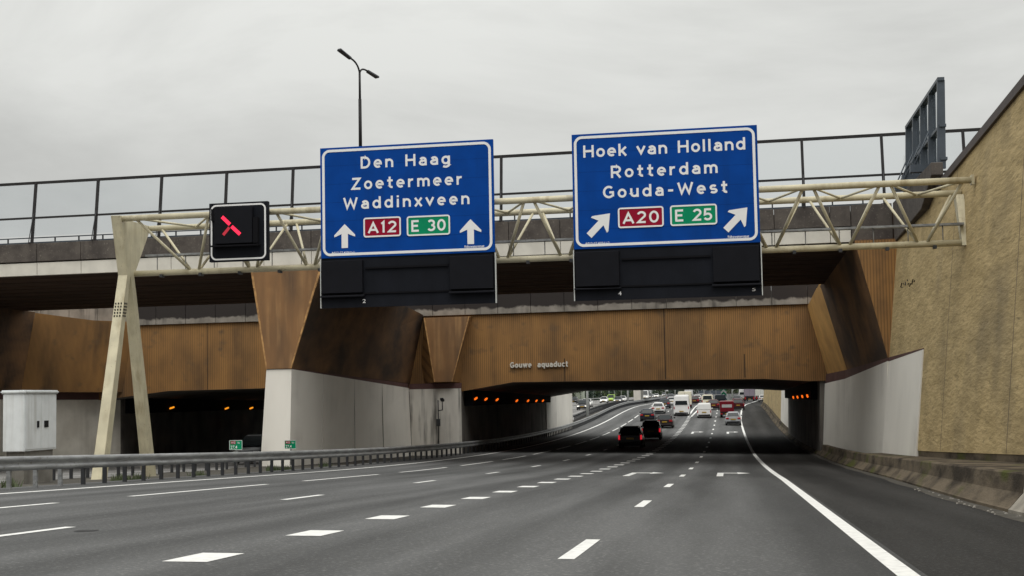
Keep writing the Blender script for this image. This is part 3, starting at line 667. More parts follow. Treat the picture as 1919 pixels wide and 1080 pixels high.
for a, b in zip(SSW[:-1], SSW[1:-1]):
    mb.hexa([(WX(top(a), a)-.1, a, top(a)+.002), (9.3, a, top(a)+.002), (9.3, b, top(b)+.002), (WX(top(b), b)-.1, b, top(b)+.002)], [(WX(top(a), a)-.1, a, top(a)+.26), (9.3, a, top(a)+.26), (9.3, b, top(b)+.26), (WX(top(b), b)-.1, b, top(b)+.26)])
loc(mb.build('coping', M['coping'], rw), rw)
mb = MB()
z0 = lambda s: road(5, s)+.55
d_ = .04
mb.hexa([(WX(z0(56), 56)-d_, 56, z0(56)), (WX(z0(56), 56)+.1, 56, z0(56)), (WX(z0(65.8), 65.8)+.1, 65.8, z0(65.8)), (WX(z0(65.8), 65.8)-d_, 65.8, z0(65.8))],
        [(WX(1.5, 56)-d_, 56, 1.52), (WX(1.5, 56)+.1, 56, 1.52), (WX(1.5, 65.8)+.1, 65.8, 1.3), (WX(1.5, 65.8)-d_, 65.8, 1.3)])
loc(mb.build('white_panel', M['white_panel'], rw), rw)
mb = MB(); mb.prism([(WX(1.5, 56)-d_-.005, 56, 1.523), (WX(1.5, 65.8)-d_-.005, 65.8, 1.303), (WX(1.5, 65.8)-d_-.005, 65.8, 1.47), (WX(1.5, 56)-d_-.005, 56, 1.56)], (.1, 0, 0)); loc(mb.build('maroon_band', M['maroon'], rw), rw)
for sj in (30, 40.5, 51):
    mb = MB(); za, zb_ = road(5, sj)+.8, top(sj)-.02
    mb.hexa([(WX(za, sj)-.003, sj-.02, za), (WX(za, sj)+.05, sj-.02, za), (WX(za, sj)+.05, sj+.02, za), (WX(za, sj)-.003, sj+.02, za)], [(WX(zb_, sj)-.003, sj-.02, zb_), (WX(zb_, sj)+.05, sj-.02, zb_), (WX(zb_, sj)+.05, sj+.02, zb_), (WX(zb_, sj)-.003, sj+.02, zb_)])
    loc(mb.build('joint', M['concrete_dark'], rw), rw)
# scrawl sprayed on the wall
mb = MB(); rg = random.Random(3)
for k in range(9):
    s = 59.5+.5*k; z = 4.4+rg.uniform(-.1, .1); s2 = s+rg.uniform(-.3, .5); z2 = z+rg.uniform(-.22, .22)
    p, q = (WX(z, s)-.012, s, z), (WX(z2, s2)-.012, s2, z2); mb.bar(p, q, .012, .05, (1, 0, .1))
loc(mb.build('sprayed_scrawl', M['trim'], rw), rw)
mb = MB()
for a, b in zip(SSW, SSW[1:]):   # rendered foot between wall and barrier
    f = lambda s: road(5, s)
    mb.hexa([(BARX(a)+.45, a, f(a)-.2), (9, a, f(a)-.2), (9, b, f(b)-.2), (BARX(b)+.45, b, f(b)-.2)], [(BARX(a)+.45, a, f(a)+.58), (9, a, f(a)+.58), (9, b, f(b)+.58), (BARX(b)+.45, b, f(b)+.58)])
for a, b in zip(SSW[:8]+[54], SSW[1:9]+[56.05]):
    f = lambda s: road(5, s)
    w = lambda s: WX(f(s)+.7, s)+.03
    mb.hexa([(w(a), a, f(a)+.58), (9, a, f(a)+.58), (9, b, f(b)+.58), (w(b), b, f(b)+.58)], [(w(a), a, f(a)+.777), (9, a, f(a)+.777), (9, b, f(b)+.777), (w(b), b, f(b)+.777)])
loc(mb.build('wall_foot', M['barrier'], rw), rw)
mb = MB()
for a, b in zip([-30, 0, 30], [0, 30, 66]):
    mb.quad((9.2, a, top(a)-.1), (70, a, top(a)+1), (70, b, top(b)+1), (9.2, b, top(b)-.1))
tag(mb.build('embankment', M['ground'], recalc=False), kind='structure')

# concrete safety barrier along the right
def barrier(name, s0, s1, m, label, step=4.):
    n = int((s1-s0)/step); rows = []
    for k in range(n+1):
        s = lerp(s0, s1, k/n); x = BARX(s); z = road(x, s)
        rows.append([(x, s, z-.3), (x, s, z+.06), (x+.03, s, z+.08), (x+.24, s, z+.31), (x+.29, s, z+.60), (x+.32, s, z+.63), (x+.5, s, z+.63), (x+.5, s, z-.3)])
    mb = MB().grid(rows, False, True); mb.f.append(tuple(range(7, -1, -1))); mb.sm.append(False)
    i = n*8; mb.f.append(tuple(range(i, i+8))); mb.sm.append(False)
    o = mb.build(name, m); tag(o, label, 'safety barrier', 'concrete barriers along the right kerb'); return o
barrier('safety_barrier', 24.75, 240, M['barrier'], 'long dirty grey-brown concrete safety barrier at the foot of the right walls')
barrier('safety_barrier', -30, 24.7, M['barrier_new'], 'pale newer concrete barrier section at the right edge of the frame')
# far right wall beyond the tunnel
fw_ = empty('retaining_wall', (6, 200, -2), 0, 'distant pale tan concrete wall on the right beyond the tunnel', 'retaining wall')
mb = MB(); ss = [163.05, 180, 200, 220, 245]
for a, b in zip(ss, ss[1:]):
    ta, tb = pw(a, [(163, 2.6), (245, .6)]), pw(b, [(163, 2.6), (245, .6)])
    mb.hexa([(5.72, a, road(5, a)), (6.4, a, road(5, a)), (6.4, b, road(5, b)), (5.72, b, road(5, b))], [(5.95, a, ta), (6.5, a, ta), (6.5, b, tb), (5.95, b, tb)])
loc(mb.build('wall', M['roughcast'], fw_), fw_)
mb = MB()
for a, b in zip(ss, ss[1:]):
    ta, tb = pw(a, [(163, 2.6), (245, .6)]), pw(b, [(163, 2.6), (245, .6)])
    mb.hexa([(5.9, a, ta+.002), (6.6, a, ta+.002), (6.6, b, tb+.002), (5.9, b, tb+.002)], [(5.9, a, ta+.2), (6.6, a, ta+.2), (6.6, b, tb+.2), (5.9, b, tb+.2)])
loc(mb.build('coping', M['coping'], fw_), fw_)
# left retaining wall of the trench (out of frame, holds the ground there)
lw = empty('retaining_wall', (-46, 30, -2), 0, 'tan concrete retaining wall beyond the opposite carriageway', 'retaining wall')
mb = MB(); mb.box(-47.5, -46.3, -30, 68.8, -5, 6.5); loc(mb.build('wall', M['roughcast'], lw), lw)
mb = MB(); mb.box(-47.6, -46.2, -30, 68.7, 6.502, 6.75); loc(mb.build('coping', M['coping'], lw), lw)

# litter in the right gutter
mb = MB()
for k in range(34):
    s = 23.5+rg.random()**2*14; x = BARX(s)-rg.uniform(.02, .3); z = road(x, s); r = rg.uniform(.008, .028)
    mb.hexa([(x-r, s-r, z), (x+r, s-r*.7, z), (x+r*.8, s+r, z), (x-r, s+r, z)], [(x-r*.5, s-r*.4, z+r), (x+r*.6, s-r*.5, z+r), (x+r*.4, s+r*.4, z+r*.8), (x-r*.5, s+r*.5, z+r)])
tag(mb.build('litter', M['debris']), 'small pale bits of litter lying in the gutter by the right barrier', 'litter', kind='stuff')
mb = MB(); rows = []
for k in range(40):
    s = 20+3*k; x = BARX(s); j = .05*math.sin(k*1.9)
    rows.append([(x-.28-j, s, road(x-.3, s)+.004), (x+.01, s, road(x, s)+.012)])
mb.grid(rows); tag(mb.build('gutter_dirt', M['soil'], recalc=False), kind='stuff', label='strip of brown dirt along the foot of the right barrier', cat='dirt')
# weeds
mb = MB()
for cx_, cs in ((-17.4, 41.8), (-17.2, 42.3), (-17.3, 41.2), (-17.6, 56.8), (-17.9, 57.6), (-17.2, 57.2), (-18.6, 37), (-17.5, 64), (-17.1, 47)):
    for k in range(90):
        a = rg.uniform(0, 6.28); rr = rg.uniform(0, .3); x, s = cx_+rr*math.cos(a), cs+rr*math.sin(a); z = road(-16.9, s)-.12; h = rg.uniform(.1, .34); w = .018
        dx, dy = rg.uniform(-.13, .13), rg.uniform(-.13, .13)
        mb.quad((x-w, s, z), (x+w, s+w, z), (x+dx, s+dy, z+h))
tag(mb.build('weeds', M['leaf_b'], recalc=False), 'green weeds growing under the guard rail on the median', 'weeds', kind='stuff')

# ---------------------------------------------------------------- windscreen fence on the parapet
fn = empty('fence', (0, 67.15, 8.22), 0, 'long dark steel fence with glass panes on the bridge parapet', 'fence')
FXS = [-34.2+3.44*k for k in range(-8, 15)]
fp = lambda x, z: (x, FY(67.18, x)+.138*(z-8.22), z)
for x in FXS:
    mb = MB(); mb.bar(fp(x, 8.2), fp(x, 11.36), .12, .13, (0, 1, 0)); mb.box(x-.16, x+.16, FY(67.05, x), FY(67.3, x), 8.222, 8.26)
    loc(mb.build('post', M['fence_steel'], fn), fn)
    if -45 < x < 15:
        mb = MB(); b_ = fp(x, 8.3); mb.tube((x-.02, b_[1]-.32, 8.3), fp(x, 10.0), .022, 6); mb.tube((x-.02, b_[1]-.32, 8.27), (x-.02, b_[1]-.06, 8.27), .03, 6)
        loc(mb.build('brace', M['steel_dark'], fn), fn)
a, b = FXS[0], FXS[-1]
for z, h in ((11.36, .13), (9.55, .09)):
    mb = MB(); mb.bar(fp(a, z), fp(b, z), .10, h); loc(mb.build('rail', M['fence_steel'], fn), fn)
for x0, x1 in zip(FXS, FXS[1:]):
    for z0_, z1_ in ((9.6, 11.29), (8.62, 9.5)):
        mb = MB(); mb.prism([fp(x0+.07, z0_), fp(x1-.07, z0_), fp(x1-.07, z1_), fp(x0+.07, z1_)], (0, .015, 0)); loc(mb.build('pane', M['glass_pane'], fn), fn)
gr = empty('guard_rail', (-15, 69.2, 8.0), 0, 'thin grey guard rail on the bridge deck behind the glass fence', 'guard rail')
for z in (8.36, 8.62):
    mb = MB(); mb.bar((-70, FY(68.0, -70), z), (6.6, FY(68.0, 6.6), z), .06, .09 if z < 8.5 else .05); loc(mb.build('rail', M['screen_blue'], gr), gr)
mb = MB()
for k in range(58):
    x = -69+1.32*k; mb.box(x-.03, x+.03, FY(68.06, x), FY(68.12, x), 8.0, 8.6)
loc(mb.build('post_row', M['steel_dark'], gr), gr)
# side screen on the wall return
sc = empty('glass_screen', (7.9, 58, 8.2), 0, 'blue-grey steel framed glass wind screen standing on top of the right wall', 'wind screen')
for k in range(5):
    s = 54.9+2.4*k
    mb = MB(); mb.hexa([(7.72, s-.09, 8.0), (8.02, s-.09, 8.0), (8.02, s+.09, 8.0), (7.72, s+.09, 8.0)], [(7.84, s-.09, 11.2), (8.10, s-.09, 11.2), (8.10, s+.09, 11.2), (7.84, s+.09, 11.2)]); loc(mb.build('post', M['screen_blue'], sc), sc)
    if k: mb = MB(); mb.tube((7.1, s-.2, 8.25), (7.87, s-.05, 9.9), .03, 6); loc(mb.build('brace', M['screen_blue'], sc), sc)
for z, h in ((11.24, .12), (9.55, .1), (8.35, .1)):
    mb = MB(); mb.box(7.84, 8.08, 54.75, 64.7, z-h/2, z+h/2); loc(mb.build('rail', M['screen_blue'], sc), sc)
for k in range(4):
    s = 54.9+2.4*k
    for z0_, z1_ in ((9.62, 11.16), (8.42, 9.48)):
        mb = MB(); mb.box(7.95, 7.97, s+.1, s+2.3, z0_, z1_); loc(mb.build('pane', M['glass_pane'], sc), sc)
for k in range(3):
    mb = MB(); mb.box(7.05, 7.85, 57+2.6*k, 57.35+2.6*k, 8.22, 8.5); loc(mb.build('bracket', M['screen_blue'], sc), sc)

# street lamp on the deck
lp = empty('street_lamp', (-19.2, 78, 7.1), 0, 'dark double-headed street lamp rising above the bridge deck', 'street lamp')
mb = MB(); mb.tube((0, 0, -.2), (0, 0, 6.3), .13, 12, .115); mb.tube((0, 0, 6.3), (0, 0, 9.3), .095, 12, .085); mb.tube((0, 0, 9.3), (0, 0, 10.75), .065, 10, .06); mb.build('pole', M['fence_steel'], lp)
for d, hd, ln, wd_ in (((-.26, -1.1, .62), (-.42, -.85, .34), 1.0, .17), ((.26, .9, .16), (.46, .75, -.24), .85, .17)):
    d, hd = Vector(d), Vector(hd).normalized()
    p0, p1, p2 = Vector((0, 0, 10.7)), Vector((d.x*.15, d.y*.15, 10.7+max(d.z, .45)*.95)), Vector((d.x, d.y, 10.7+d.z+(.12 if d.y > 0 else 0)))
    pts = [p0*(1-t)**2+p1*2*t*(1-t)+p2*t*t for t in [k/9 for k in range(10)]]
    mb = MB()
    for p, q in zip(pts, pts[1:]): mb.tube(p, q, .05, 8)
    mb.build('arm', M['fence_steel'], lp)
    sd_ = hd.cross(Vector((0, 0, 1))).normalized(); un = sd_.cross(hd).normalized(); e = p2-hd*.08; f = e+hd*ln
    mb = MB(); mb.hexa([e-sd_*.11-un*.07, e+sd_*.11-un*.07, f+sd_*wd_-un*.07, f-sd_*wd_-un*.07], [e-sd_*.08+un*.08, e+sd_*.08+un*.08, f+sd_*.12+un*.06, f-sd_*.12+un*.06])
    mb.build('lamp_head', M['steel_dark'], lp, bevel=.03)

# ---------------------------------------------------------------- sign gantry
ga = empty('sign_gantry', (-20.8, 49.9, road(-16.9, 49.9)-.1), 0, 'cream lattice sign gantry on an A-shaped leg spanning the road', 'sign gantry')
GY = lambda x, y0: y0-.06*x
ft = lambda x: (x, GY(x, 47.95), 6.53); bt = lambda x: (x, GY(x, 50.4), 6.45); bb = lambda x: (x, GY(x, 49.1), 4.70)
for f, x0, x1, nm in ((ft, -20.9, 7.75, 'chord'), (bt, -20.6, 7.75, 'chord'), (bb, -20.65, 7.65, 'chord')):
    mb = MB(); mb.tube(f(x0), f(x1), .105, 14); loc(mb.build(nm, M['cream'], ga), ga)
bn = [-18.35, -16.2, -14.1, -11.8, -9.5, -7.3, -5.2, -3.0, -.75, 1.57, 3.9, 6.3]
tn = [-20.3]+[(p+q)/2 for p, q in zip(bn, bn[1:])]+[7.6]
for k, x in enumerate(bn):
    for t_ in (ft, bt):
        for s_, xx in ((-.12, tn[k]+.15), (.12, tn[k+1]-.15)):
            mb = MB(); mb.tube(bb(x+s_), t_(xx), .052 if t_ is ft else .045, 8); loc(mb.build('diagonal', M['cream'], ga), ga)
for k in range(len(tn)-1):
    mb = MB(); mid = (tn[k]+tn[k+1])/2
    mb.tube(ft(tn[k]+.1), bt(mid), .04, 8); mb.tube(bt(mid), ft(tn[k+1]-.1), .04, 8); loc(mb.build('lacing', M['cream'], ga), ga)
mb = MB(); mb.bar((-20.2, GY(-20.2, 49.15), 5.32), (7.6, GY(7.6, 49.15), 5.3), .3, .07)
for k in range(26):
    x = -19.8+1.07*k; y = GY(x, 49.15); mb.tube((x, y, 5.3), (x, y, 4.74), .018, 6)
loc(mb.build('cable_tray', M['galv'], ga), ga)
for k in range(19):
    x = -19.6+1.46*k; p = bb(x); mb = MB().box(x-.05, x+.05, p[1]-.13, p[1]+.13, p[2]-.16, p[2]-.06)
    loc(mb.build('clamp', M['steel_dark'], ga), ga)
# end frame: two arms spread up to the chords, two legs spread down to the median
hx0, hx1 = -20.94, -20.60
c0 = GY(-20.8, 48.55)
mb = MB(); mb.hexa([(hx0, c0-.2, 4.55), (hx1, c0-.2, 4.55), (hx1, c0+.42, 4.55), (hx0, c0+.42, 4.55)], [(hx0, GY(-20.8, 47.7), 6.62), (hx1, GY(-20.8, 47.7), 6.62), (hx1, GY(-20.8, 48.25), 6.62), (hx0, GY(-20.8, 48.25), 6.62)])
mb.hexa([(hx0+.1, c0-.0, 4.56), (hx1-.02, c0-.0, 4.56), (hx1-.02, c0+.42, 4.56), (hx0+.1, c0+.42, 4.56)], [(hx0+.1, GY(-20.8, 48.26), 6.55), (hx1-.02, GY(-20.8, 48.26), 6.55), (hx1-.02, GY(-20.8, 50.6), 6.55), (hx0+.1, GY(-20.8, 50.6), 6.55)])
loc(mb.build('end_bracket', M['cream'], ga, bevel=.012, seg=1), ga)
gz = lambda s: road(-16.9, s)-.16
for ya, yb, y0, y1 in ((c0-.21, c0+.1, 47.45, 47.95), (c0+.12, c0+.43, 51.85, 52.35)):
    mb = MB(); mb.hexa([(hx0-.05, y0, gz(y0)), (hx1-.02, y0, gz(y0)), (hx1-.02, y1, gz(y0)), (hx0-.05, y1, gz(y0))], [(hx0, ya, 4.6), (hx1, ya, 4.6), (hx1, yb, 4.6), (hx0, yb, 4.6)])
    lg = loc(mb.build('leg', M['cream'], ga, bevel=.015, seg=1), ga)
    mb = MB(); mb.box(hx0-.2, hx1+.15, y0-.15, y1+.15, gz(y0)-.1, gz(y0)+.05); loc(mb.build('base_plate', M['concrete'], ga), ga)
mb = MB()
for i_ in range(3):
    for j_ in range(5):
        z = 3.55-.11*j_; t = (4.6-z)/(4.6-gz(47.7)); y = lerp(c0-.21, 47.45, t)-.015
        mb.box(hx0+.06+.1*i_-.02, hx0+.06+.1*i_+.02, y-.012, y+.01, z-.03, z+.03)
        mb.box(hx1-.012, hx1+.012, y+.06+.1*i_, y+.10+.1*i_, z-.03, z+.03)
loc(mb.build('bolts', M['trim'], ga), ga)
mb = MB(); mb.box(7.68, 7.76, GY(7.7, 47.8), GY(7.7, 48.12), 6.38, 6.68); mb.prism([(7.5, GY(7.7, 50.45), 6.35), (7.5, GY(7.7, 49.25), 4.6), (7.5, GY(7.7, 48.9), 4.6), (7.5, GY(7.7, 49.9), 6.35)], (.25, 0, 0)); loc(mb.build('end_bracket', M['cream'], ga), ga)

# ---------------------------------------------------------------- direction signs
def rring(mb, x0, x1, z0, z1, r, w, y, d=.012, n=8):
    def loop(x0, x1, z0, z1, r):
        p = []
        for cx_, cz, a0 in ((x1-r, z1-r, 0), (x0+r, z1-r, 90), (x0+r, z0+r, 180), (x1-r, z0+r, 270)):
            for k in range(n+1):
                a = R(a0+90*k/n); p.append((cx_+r*math.cos(a), cz+r*math.sin(a)))
        return p
    A_, B_ = loop(x0, x1, z0, z1, r), loop(x0+w, x1-w, z0+w, z1-w, max(r-w, .01))
    mb.grid([[(a, y, b) for a, b in A_], [(a, y-d, b) for a, b in A_], [(a, y-d, b) for a, b in B_], [(a, y, b) for a, b in B_]], False, True)
def rplate(mb, x0, x1, z0, z1, r, y, d, n=6):
    p = []
    for cx_, cz, a0 in ((x1-r, z1-r, 0), (x0+r, z1-r, 90), (x0+r, z0+r, 180), (x1-r, z0+r, 270)):
        for k in range(n+1):
            a = R(a0+90*k/n); p.append((cx_+r*math.cos(a), y, cz+r*math.sin(a)))
    mb.prism(p, (0, -d, 0))
SA = -math.atan(.06)
def shield_plate(parent, u0, u1, v, h, m, txt):
    mb = MB(); rplate(mb, u0, u1, v-h/2, v+h/2, .09, -.045, .012); o = mb.build('route_shield', m, parent)
    mb = MB(); rring(mb, u0, u1, v-h/2, v+h/2, .09, .05, -.058); mb.build('border', M['sign_white'], o)
    letters(txt, 'lettering', M['sign_white'], o, u0+.15, u1-.15, v-.19, .38, y=-.0575)
def arrow(parent, cx_, cz, L, ang):
    pts = [(-.11, -L/2), (.11, -L/2), (.11, .08), (.36, -.02), (.36, .05), (0, L/2+.02), (-.36, .05), (-.36, -.02), (-.11, .08)]
    c, s = math.cos(ang), math.sin(ang)
    mb = MB(); mb.prism([(cx_+a*c+b*s, -.0415, cz-a*s+b*c) for a, b in pts], (0, -.01, 0)); mb.build('arrow', M['sign_white'], parent)
def board(loc_, label, W, H, H2, lines, shields, arrows, code, nums):
    e = empty('direction_sign', loc_, SA, label, 'road sign', 'blue gantry direction signs')
    mb = MB(); mb.box(0, W, -.04, .06, -H, 0); b = mb.build('sign_board', M['sign_blue'], e, bevel=.006, seg=1)
    mb = MB()
    for k in range(1, 6): mb.box(.004, W-.004, -.0412, -.03, -H*k/6-.006, -H*k/6+.006)
    mb.build('seam', M['sign_seam'], b)
    mb = MB(); rring(mb, .07, W-.07, -H+.07, -.07, .26, .085, -.041); mb.build('border', M['sign_white'], b)
    for t, u0, u1, v in lines: letters(t, 'lettering', M['sign_white'], b, u0*W, u1*W, -v*H, .395, y=-.0415)
    for t, u0, u1, v, m in shields: shield_plate(b, u0*W, u1*W, -v*H, .66, m, t)
    for u, v, L, a in arrows: arrow(b, u*W, -v*H, L, a)
    text(code, 'small_print', M['sign_white'], b, .062*W, .195*W, -.962*H, .07, y=-.042, bold=.01, ext=.002)
    text('Rijkswaterstaat', 'small_print', M['sign_white'], b, .83*W, .942*W, -.955*H, .085, y=-.042, bold=.01, ext=.002)
    mb = MB(); mb.box(0, W, 0, .08, -H-H2, -H-.003); p = mb.build('lower_panel', M['sign_black'], e)
    for u0, u1 in ((.0, .255), (.74, 1.0)):
        mb = MB(); mb.box(u0*W+.05, u1*W-.05, -.16, -.001, -H-1.22, -H-.10); mb.hexa([(u0*W, -.18, -H-1.36), (u1*W, -.18, -H-1.36), (u1*W, -.002, -H-1.32), (u0*W, -.002, -H-1.32)], [(u0*W, -.18, -H-1.30), (u1*W, -.18, -H-1.30), (u1*W, -.002, -H-1.26), (u0*W, -.002, -H-1.26)])
        mb.build('signal_box', M['sign_black2'], p, bevel=.012, seg=1)
    mb = MB(); mb.box(.26*W, .735*W, -.07, -.001, -H-.40, -H-.34); mb.box(.02*W, .98*W, -.05, -.001, -H-1.27, -H-1.22); mb.build('slat', M['black'], p)
    mb = MB(); mb.box(-.03, -.002, -.06, .05, -H-H2, -H-.02); mb.box(W+.002, W+.03, -.06, .05, -H-H2, -H-.02); mb.build('edge_strip', M['post_white'], p)
    for t, u in nums: text(t, 'lane_number', M['sign_white'], p, u*W-.05, u*W+.06, -H-1.56, .13, y=-.004, bold=.01)
    mb = MB()
    for u in (.2, .8): mb.box(u*W-.06, u*W+.06, .061, .21, -H+.1, -.1); mb.box(u*W-.06, u*W+.06, .081, .21, -H-H2+.3, -H+.09)
    mb.build('bracket', M['galv'], e)
    return e
board((-13.28, GY(-13.28, 47.55)-.0, 8.54), 'blue sign for Den Haag, Zoetermeer and Waddinxveen with two upward arrows', 5.94, 3.72, 1.70,
      [('Den Haag', .237, .757, .203), ('Zoetermeer', .183, .825, .391), ('Waddinxveen', .134, .864, .567)],
      [('A12', .252, .469, .738, M['sign_red']), ('E 30', .503, .751, .742, M['sign_green'])],
      [(.141, .808, .78, 0), (.866, .815, .80, 0)], 'A012-27,410-Li-1', [('2', .247)])
board((-4.74, GY(-4.74, 47.55), 8.54), 'blue sign for Hoek van Holland, Rotterdam and Gouda-West with slanted arrows', 5.94, 3.74, 1.70,
      [('Hoek van Holland', .061, .938, .206), ('Rotterdam', .21, .788, .395), ('Gouda-West', .165, .838, .568)],
      [('A20', .245, .492, .745, M['sign_red']), ('E 25', .527, .777, .745, M['sign_green'])],
      [(.142, .795, .96, R(45)), (.878, .795, .96, R(45))], 'A012-27,410-Li-2', [('4', .243), ('5', .957)])
# lane signal with the red cross
ms_ = empty('lane_signal', (-17.23, GY(-17.23, 47.5), 6.84), SA, 'black lane signal showing a red cross on the left of the gantry', 'lane signal')
mb = MB(); mb.box(0, 2.1, -.04, .15, -2.0, 0); b = mb.build('panel', M['sign_black'], ms_, bevel=.01, seg=1)
mb = MB(); rring(mb, .06, 2.04, -1.95, -.06, .2, .055, -.041); mb.build('border', M['sign_white'], b)
mb = MB(); mb.box(.28, 1.62, -.26, -.041, -1.42, -.16); hb = mb.build('display_box', M['sign_black2'], ms_, bevel=.015, seg=1)
mb = MB(); mb.hexa([(.16, -.34, -1.52), (1.86, -.34, -1.52), (1.86, -.042, -1.50), (.16, -.042, -1.50)], [(.16, -.34, -1.47), (1.86, -.34, -1.47), (1.86, -.042, -1.43), (.16, -.042, -1.43)]); mb.build('shelf', M['black'], ms_)
mb = MB(); mb.box(1.64, 1.8, -.22, -.041, -1.42, -.55); mb.box(.1, .27, -.12, -.041, -.6, -.2); mb.build('side_box', M['black'], ms_)
def armx(x0, z0, x1, z1, w, m):
    d = Vector((x1-x0, 0, z1-z0)).normalized(); nrm = Vector((-d.z, 0, d.x))*w/2
    p, q = Vector((x0, -.262, z0)), Vector((x1, -.262, z1)); mb = MB(); mb.prism([p-nrm, q-nrm, q+nrm, p+nrm], (0, -.008, 0)); mb.build('cross_arm', m, hb)
armx(.56, -.50, .84, -.77, .12, M['led_red']); armx(.90, -.84, 1.20, -1.12, .12, M['led_red']); armx(.60, -1.12, .82, -.87, .10, M['led_dim'])
mb = MB(); mb.box(.4, .55, .151, .30, -1.8, -.2); mb.box(1.5, 1.65, .151, .30, -1.8, -.2); mb.build('bracket', M['galv'], ms_)

# ---------------------------------------------------------------- cabinet, guard rails, marker signs, wall detector
cb = empty('roadside_cabinet', (-21.0, 43.1, gz(43)), 0, 'white roadside equipment cabinet on a concrete plinth behind the guard rail', 'cabinet')
z0c = -1.30-gz(43)
mb = MB(); mb.box(-.34, .34, -1.08, 1.08, z0c, z0c+1.72); bdy = mb.build('body', M['cabinet'], cb, bevel=.02)
mb = MB(); mb.box(-.40, .40, -1.14, 1.14, z0c+1.722, z0c+1.83); mb.build('lid', M['cabinet'], cb, bevel=.035)
mb = MB(); mb.box(.341, .352, -1.02, -.01, z0c+.06, z0c+1.66); mb.box(.341, .352, .01, 1.02, z0c+.06, z0c+1.66); dd = mb.build('door', M['cabinet'], cb, bevel=.004, seg=1)
mb = MB(); mb.box(.353, .385, -.28, -.18, z0c+.70, z0c+.90); mb.build('handle', M['trim'], dd); mb = MB(); mb.box(.353, .375, .20, .46, z0c+.70, z0c+.90); mb.build('lock_plate', M['trim'], dd)
mb = MB(); mb.box(-.28, .28, -.95, .95, -.3, z0c-.002); mb.build('plinth', M['concrete'], cb)

def guard_rail(label, xf, s0, s1, group, face=1, zf=road, near_posts=True, step=2., h=.75, parts=True):
    e = empty('guard_rail', (xf(s0), s0, zf(xf(s0), s0)), 0, label, 'guard rail', group)
    rows = []; n = int((s1-s0)/step)
    prf = [(0, -.165), (.045, -.15), (.075, -.105), (.07, -.06), (.01, -.02), (.01, .02), (.07, .06), (.075, .105), (.045, .15), (0, .165)]
    for k in range(n+1):
        s = lerp(s0, s1, k/n); x = xf(s); z = zf(x, s)+h-.165
        rows.append([(x+a*face, s, z+b) for a, b in prf]+[(x+a*face-.012*face, s, z+b) for a, b in reversed(prf)])
    mb = MB().grid(rows, True, True); o = mb.build('rail', M['galv'], e); loc(o, e)
    pass
    cnt = int((s1-s0)/1.33) if near_posts else int((s1-s0)/4)
    rest = MB(); made = 0
    for k in range(cnt):
        s = s0+.4+k*(1.33 if near_posts else 4); x = xf(s); z = zf(x, s)
        mb = rest if (not parts or made >= 95 or s < 28) else MB()
        mb.box(x-.13*face-.05, x-.13*face+.05, s-.035, s+.035, z-.45, z+h-.08); mb.box(min(x, x-.1*face), max(x, x-.1*face)-.001, s-.06, s+.06, z+h-.25, z+h-.08)
        if mb is not rest: loc(mb.build('post', M['steel_dark'] if s > 36 else M['galv'], e), e); made += 1
    if rest.v: tag(loc(rest.build('post', M['steel_dark'], e), e), kind='stuff')
    return e
gx_ = lambda s: pw(s, [(0, -16.15), (60, -16.15), (90, -15.68), (135, -15.6), (170, -15.7), (900, -15.6)])
guard_rail('long grey W-profile guard rail along the left edge of the main carriageway', gx_, 20, 420, 'guard rails on the median')
guard_rail('second grey guard rail on the median beyond the tunnel, nearer the opposite carriageway', lambda s: OPX(s)+.5, 162, 420, 'guard rails on the median', face=-1, zf=lambda x, s: road(-16.9, s)-.05, parts=False)
guard_rail('guard rail behind the gantry leg along the opposite carriageway', lambda s: -22.2, 20, 90, 'guard rails on the median', face=-1, zf=lambda x, s: opp(-22.3, s), parts=False)
guard_rail('far guard rail on the outer side of the opposite carriageway', lambda s: -41.5, 160, 520, 'guard rails on the verges', face=1, zf=opp, near_posts=False, parts=False, step=6)

def km_sign(s, top_txt, label):
    x = gx_(s)-.1; z = road(x, s)+.72
    e = empty('kilometre_sign', (x, s, z), R(-8), label, 'kilometre sign', 'green kilometre signs on the guard rail')
    mb = MB(); mb.tube((0, .02, -.5), (0, .02, .42), .03, 8); mb.build('post', M['galv'], e)
    mb = MB(); rplate(mb, -.235, .235, .10, .42, .02, -.015, .015); p = mb.build('plate', M['sign_green'], e)
    mb = MB(); rring(mb, -.235, .235, .10, .42, .02, .012, -.031, .004); mb.build('border', M['sign_white'], p)
    mb = MB(); mb.box(-.19, .0, -.034, -.031, .29, .39); q = mb.build('route_shield', M['sign_red'], p)
    text('A12', 'lettering', M['sign_white'], q, -.17, -.02, .305, .07, y=-.035, ext=.002)
    text(top_txt, 'lettering', M['sign_white'], p, .07, .15, .305, .06, y=-.032, ext=.002)
    text('27,4', 'lettering', M['sign_white'], p, -.19, .05, .135, .11, y=-.032, ext=.002)
km_sign(48.3, 'Re', 'green kilometre sign A12 Re on the guard rail before the dark tunnel')
km_sign(54.6, 'Li', 'green kilometre sign A12 Li on the guard rail before the white pier')

wd = empty('wall_detector', (-17.62, 90.78, -3.0), 0, 'dark pipe with a box and a small camera fixed to the stained pier end', 'detector')
mb = MB(); mb.tube((0, 0, .2), (0, 0, 3.0), .035, 8); mb.tube((0, 0, 2.35), (.3, -.2, 2.4), .03, 8); mb.tube((.3, -.2, 2.4), (.3, -.2, 2.95), .03, 8); mb.build('pipe', M['steel_dark'], wd)
mb = MB(); mb.box(-.12, .12, -.12, .06, 1.4, 1.85); mb.build('box', M['steel_dark'], wd, bevel=.02, seg=1)
mb = MB(); mb.hexa([(.22, -.5, 2.98), (.42, -.5, 2.98), (.42, -.1, 2.9), (.22, -.1, 2.9)], [(.22, -.5, 3.14), (.42, -.5, 3.14), (.42, -.1, 3.06), (.22, -.1, 3.06)]); mb.build('camera_head', M['trim'], wd, bevel=.02, seg=1)

